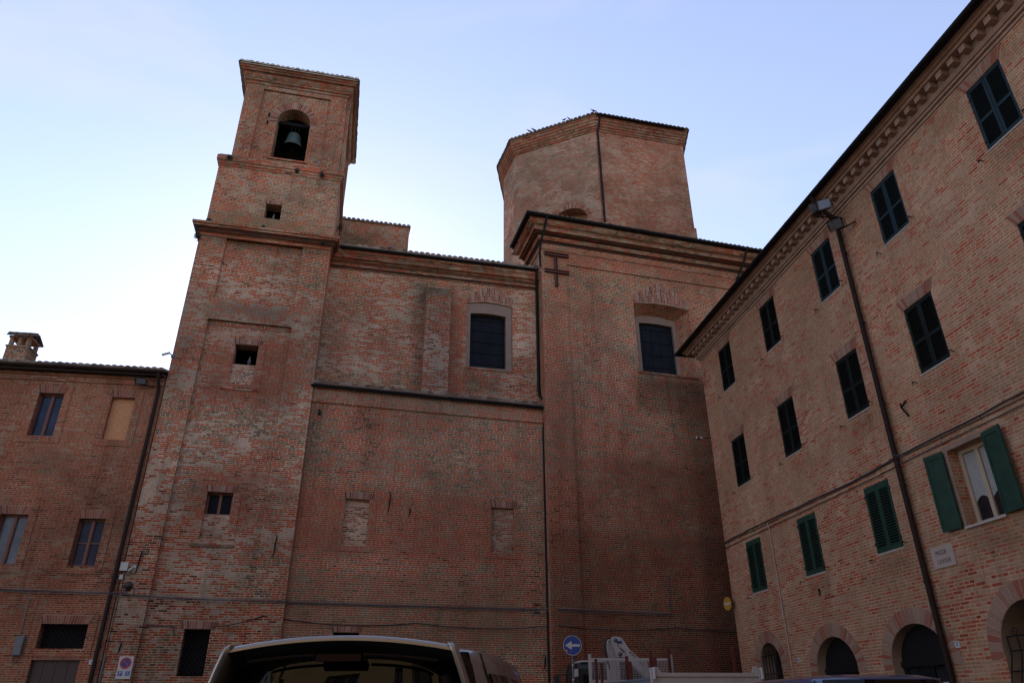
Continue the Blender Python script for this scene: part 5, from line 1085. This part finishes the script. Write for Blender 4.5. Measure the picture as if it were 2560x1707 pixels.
def wheel(parent, ctr, axis, r=0.36, w=0.22):
    m = MB(); m.lathe(ctr, [(r * 0.62, -w / 2), (r * 0.93, -w / 2), (r, -w * 0.36), (r, w * 0.36), (r * 0.93, w / 2), (r * 0.62, w / 2)], 32, axis); t = m.build('wheel', 'rubber', parent)
    m = MB(); m.lathe(ctr, [(r * 0.63, -w * .48), (r * 0.60, -w * .40), (r * 0.2, -w * .32), (0.0, -w * .40)], 24, axis); m.lathe(ctr, [(r * 0.63, w * .48), (r * 0.60, w * .40), (r * 0.2, w * .32), (0.0, w * .40)], 24, axis); m.build('rim', 'alloy', t)
for a in (-0.9, 0.9):
    for b in (-1.2, -7.2): wheel(truck, KF.p(a, b, 0.45), KF.ex, 0.45, 0.3)
m = MB()
for a in (-0.85, 0.85): m.box(KF, a - 0.15, a + 0.15, -0.02, 0.03, 0.82, 0.94)
m.build('tail_lamp', 'lamp_red', truck)

# --- cars: a lofted shell, b negative = forward, a = right
def carshell(name, label, cat, fr, L, hw, zroof, paintm, rear_slope, spoiler=False, hood=True, zb=1.02, roof_y=(0.35, 2.6), ws=3.35):
    car = thing(name, label, cat, tuple(fr.p(0, -L / 2, 0)))
    NN = 5.0; K = 72
    def ring(z, y0, y1, w, n=NN):
        yc, hl = (y0 + y1) / 2, (y1 - y0) / 2; out = []
        for k in range(K):
            t = 2 * pi * k / K; cx, cy = cos(t), sin(t)
            out.append(fr.p(w * math.copysign(abs(cx) ** (2 / n), cx), -(yc + hl * math.copysign(abs(cy) ** (2 / n), cy)), z))
        return out
    low = [(0.24, 0.10, L - 0.12, hw * 0.90), (0.32, 0.0, L - 0.02, hw * 0.97), (0.62, -0.02, L, hw), (0.85, 0.0, L - 0.02, hw), (zb, 0.02, L - 0.10, hw * 0.975), (zb + 0.05, 0.06, L - 0.22, hw * 0.93), (zb + 0.07, 0.3, L - 0.6, hw * 0.7)]
    m = MB(); rr = [ring(*q) for q in low]; m.grid(rr, True, True); m.poly(rr[-1]); m.poly(list(reversed(rr[0])))
    y0r, y1r = roof_y; dz = zroof - zb
    def at(f):    # shell of the greenhouse at height fraction f
        z = zb + dz * f
        w = hw * (0.955 - 0.03 * f - 0.16 * f ** 2.2)
        y0 = 0.03 + (y0r - 0.10) * f ** rear_slope; y1 = ws + (y1r + 0.15 - ws) * f ** 0.95
        return z, y0, y1, w
    lv = [at(f) for f in (0, 0.2, 0.4, 0.6, 0.75, 0.87, 0.94)]
    z, y0, y1, w = lv[-1]
    lv += [(zroof - 0.045 * dz + 0.0, y0 + 0.05, y1 - 0.06, w - 0.05), (zroof - 0.012, y0 + 0.14, y1 - 0.2, w - 0.14), (zroof, y0 + 0.35, y1 - 0.5, w - 0.32)]
    rr = [ring(*q) for q in lv]; m.grid(rr, True, True); m.poly(rr[-1])
    body = m.build('body', paintm, car)
    def sidex(y, f):
        z, a0, a1, w_ = at(f); yc, hl = (a0 + a1) / 2, (a1 - a0) / 2; return w_ * max(0.0, 1 - abs((y - yc) / hl) ** NN) ** (1 / NN), z
    def reary(x, f, front=False):
        z, a0, a1, w_ = at(f); yc, hl = (a0 + a1) / 2, (a1 - a0) / 2; h = hl * max(0.0, 1 - abs(x / w_) ** NN) ** (1 / NN); return (yc + h if front else yc - h), z
    f0, f1 = 0.10, 0.86
    m = MB(); rows = []
    for i in range(11):
        f = f0 + (0.93 - f0) * i / 10; wv = at(f)[3] * 0.925; rows.append([fr.p(-wv + 2 * wv * k / 20, -(reary(-wv + 2 * wv * k / 20, f)[0] - 0.008), at(f)[0]) for k in range(21)])
    m.grid(rows); m.build('rear_glass', 'car_glass', car)
    m = MB(); rows = []
    for i in range(9):
        f = f0 + (0.88 - f0) * i / 8; wv = at(f)[3] * 0.82; rows.append([fr.p(-wv + 2 * wv * k / 20, -(reary(-wv + 2 * wv * k / 20, f, True)[0] + 0.008), at(f)[0]) for k in range(21)])
    m.grid(rows); m.build('windscreen', 'car_glass', car)
    for s_ in (-1, 1):
        for (ya, yb) in ((0.42, 0.98), (1.06, 1.92), (2.0, 2.75)):
            m = MB(); rows = []
            for i in range(7):
                f = f0 + (f1 - 0.06 - f0) * i / 6; row = []
                for k in range(9):
                    y = ya + (yb - ya) * k / 8
                    yf = at(f)[2] - 0.22; y = min(y, yf); x, z = sidex(y, f); row.append(fr.p(s_ * (x + 0.006), -y, z))
                rows.append(row)
            m.grid(rows); m.build('side_window', 'car_glass', car)
        m = MB(); y = 2.55; x, z = sidex(min(y, at(0.15)[2] - 0.3), 0.15)
        m.tube([fr.p(s_ * x, -2.6, z), fr.p(s_ * (x + 0.12), -2.62, z + 0.03)], 0.03, 8); m.hexa([fr.p(s_ * (x + 0.08), -2.55, z - 0.06), fr.p(s_ * (x + 0.26), -2.55, z - 0.06), fr.p(s_ * (x + 0.24), -2.70, z - 0.04), fr.p(s_ * (x + 0.08), -2.70, z - 0.04), fr.p(s_ * (x + 0.08), -2.55, z + 0.12), fr.p(s_ * (x + 0.25), -2.55, z + 0.11), fr.p(s_ * (x + 0.22), -2.70, z + 0.09), fr.p(s_ * (x + 0.08), -2.70, z + 0.09)]); m.build('mirror', paintm, car)
        m = MB(); m.hexa([fr.p(s_ * hw * 0.80, 0.012, 0.72), fr.p(s_ * hw * 0.955, -0.10, 0.72), fr.p(s_ * hw * 0.955, -0.22, 0.72), fr.p(s_ * hw * 0.80, -0.12, 0.72), fr.p(s_ * hw * 0.80, 0.012, 1.0), fr.p(s_ * hw * 0.955, -0.10, 1.0), fr.p(s_ * hw * 0.955, -0.22, 1.0), fr.p(s_ * hw * 0.80, -0.12, 1.0)]); m.build('tail_lamp', 'lamp_red', car)
        m = MB(); m.hexa([fr.p(s_ * hw * 0.60, -L - 0.0, 0.66), fr.p(s_ * hw * 0.93, -L + 0.25, 0.66), fr.p(s_ * hw * 0.93, -L + 0.45, 0.66), fr.p(s_ * hw * 0.60, -L + 0.2, 0.66), fr.p(s_ * hw * 0.60, -L + 0.02, 0.84), fr.p(s_ * hw * 0.93, -L + 0.27, 0.84), fr.p(s_ * hw * 0.93, -L + 0.45, 0.84), fr.p(s_ * hw * 0.60, -L + 0.2, 0.84)]); m.build('headlight', 'lens', car)
        for y in (0.85, L - 0.95): wheel(car, fr.p(s_ * (hw - 0.11), -y, 0.35), fr.ex, 0.35, 0.22)
    m = MB(); m.box(fr, -hw * 0.8, hw * 0.8, -0.05, 0.05, 0.34, 0.56); m.build('bumper', 'black_plastic', car)
    return car, at, reary, sidex
# silver off-roader right in front of the camera
PSI = 18.0
SO = Vector((0.03, 4.20)); hd = Vector(azv(PSI)); rt = Vector((hd.y, -hd.x))
SF = Fr(SO.x + 0.0, SO.y + 0.0, rt)
suv, sat, sreary, sside = carshell('parked_car', 'silver grey off-road car seen from behind, only its roof and rear window in view', 'car', SF, 4.6, 0.95, 1.845, 'silver', 1.5, zb=1.05, roof_y=(0.24, 2.7), ws=3.5)
m = MB()   # arched roof spoiler
def crown(x): return 1.862 - 0.055 * (x / 0.60) ** 2
rows = []
for k in range(25):
    x = -0.60 + 1.2 * k / 24; z = crown(x)
    rows.append([SF.p(x, -0.42, z - 0.045), SF.p(x, -0.24, z - 0.008), SF.p(x, -0.08, z), SF.p(x, -0.01, z - 0.004), SF.p(x, 0.0, z - 0.012), SF.p(x, 0.0, z - 0.030)])
m.grid(rows); sp_ = m.build('spoiler', 'silver', suv)
m = MB(); rows = []
for k in range(25):
    x = -0.60 + 1.2 * k / 24; z = crown(x); rows.append([SF.p(x, -0.001, z - 0.031), SF.p(x, -0.06, z - 0.06), SF.p(x, -0.16, z - 0.085), SF.p(x, -0.30, z - 0.10)])
m.grid(rows); m.build('underside', 'black_plastic', sp_)
for s_ in (-1, 1):
    m = MB(); pts = [(0.585, 1.815, 0.005), (0.60, 1.80, 0.02), (0.615, 1.765, 0.02), (0.64, 1.70, 0.015), (0.668, 1.62, 0.005), (0.70, 1.50, -0.01), (0.73, 1.36, -0.03), (0.76, 1.2, -0.05)]
    m.grid([[SF.p(s_ * x, b - 0.26, z + 0.0), SF.p(s_ * (x + 0.012), b - 0.10, z + 0.004), SF.p(s_ * (x + 0.010), b, z), SF.p(s_ * (x - 0.012), b, z), SF.p(s_ * (x - 0.02), b - 0.05, z - 0.004), SF.p(s_ * (x - 0.02), b - 0.26, z - 0.01)] for x, z, b in pts], True, True); m.build('spoiler_fin', 'silver', suv)
for x0, x1 in ((-0.50, -0.14), (0.12, 0.52)):
    m = MB(); rows = []
    for k in range(13):
        x = x0 + (x1 - x0) * k / 12; z = 1.768 - 0.045 * (x / 0.6) ** 2; rows.append([SF.p(x, -0.055, z - 0.009), SF.p(x, -0.040, z), SF.p(x, -0.055, z + 0.009)])
    m.grid(rows); m.build('trim_strip', 'gutter', suv)
m = MB(); m.box(SF, -0.13, 0.11, -0.10, -0.045, 1.735, 1.770); m.build('brake_light', 'lamp_red', suv)
m = MB(); m.tube([SF.p(-0.28, -0.06, 1.12), SF.p(-0.34, -0.03, 1.4), SF.p(-0.37, -0.05, 1.69)], 0.014, 6); m.build('wiper', 'black_plastic', suv)
# dark blue people carrier at the right edge
BD = Vector(azv(8.0)); bc = Vector((5.35, 7.9))
BFm = Fr(bc.x - BD.x * 1.6, bc.y - BD.y * 1.6, (BD.y, -BD.x))
carshell('parked_car', 'dark blue car whose roof just shows below the arched doorways', 'car', BFm, 4.3, 0.88, 1.805, 'blue_paint', 1.6, zb=1.0, roof_y=(0.4, 2.4), ws=3.3)

# ---------------------------------------------------------------- tidy
for o in bpy.data.objects:
    if 'at' in o: del o['at']
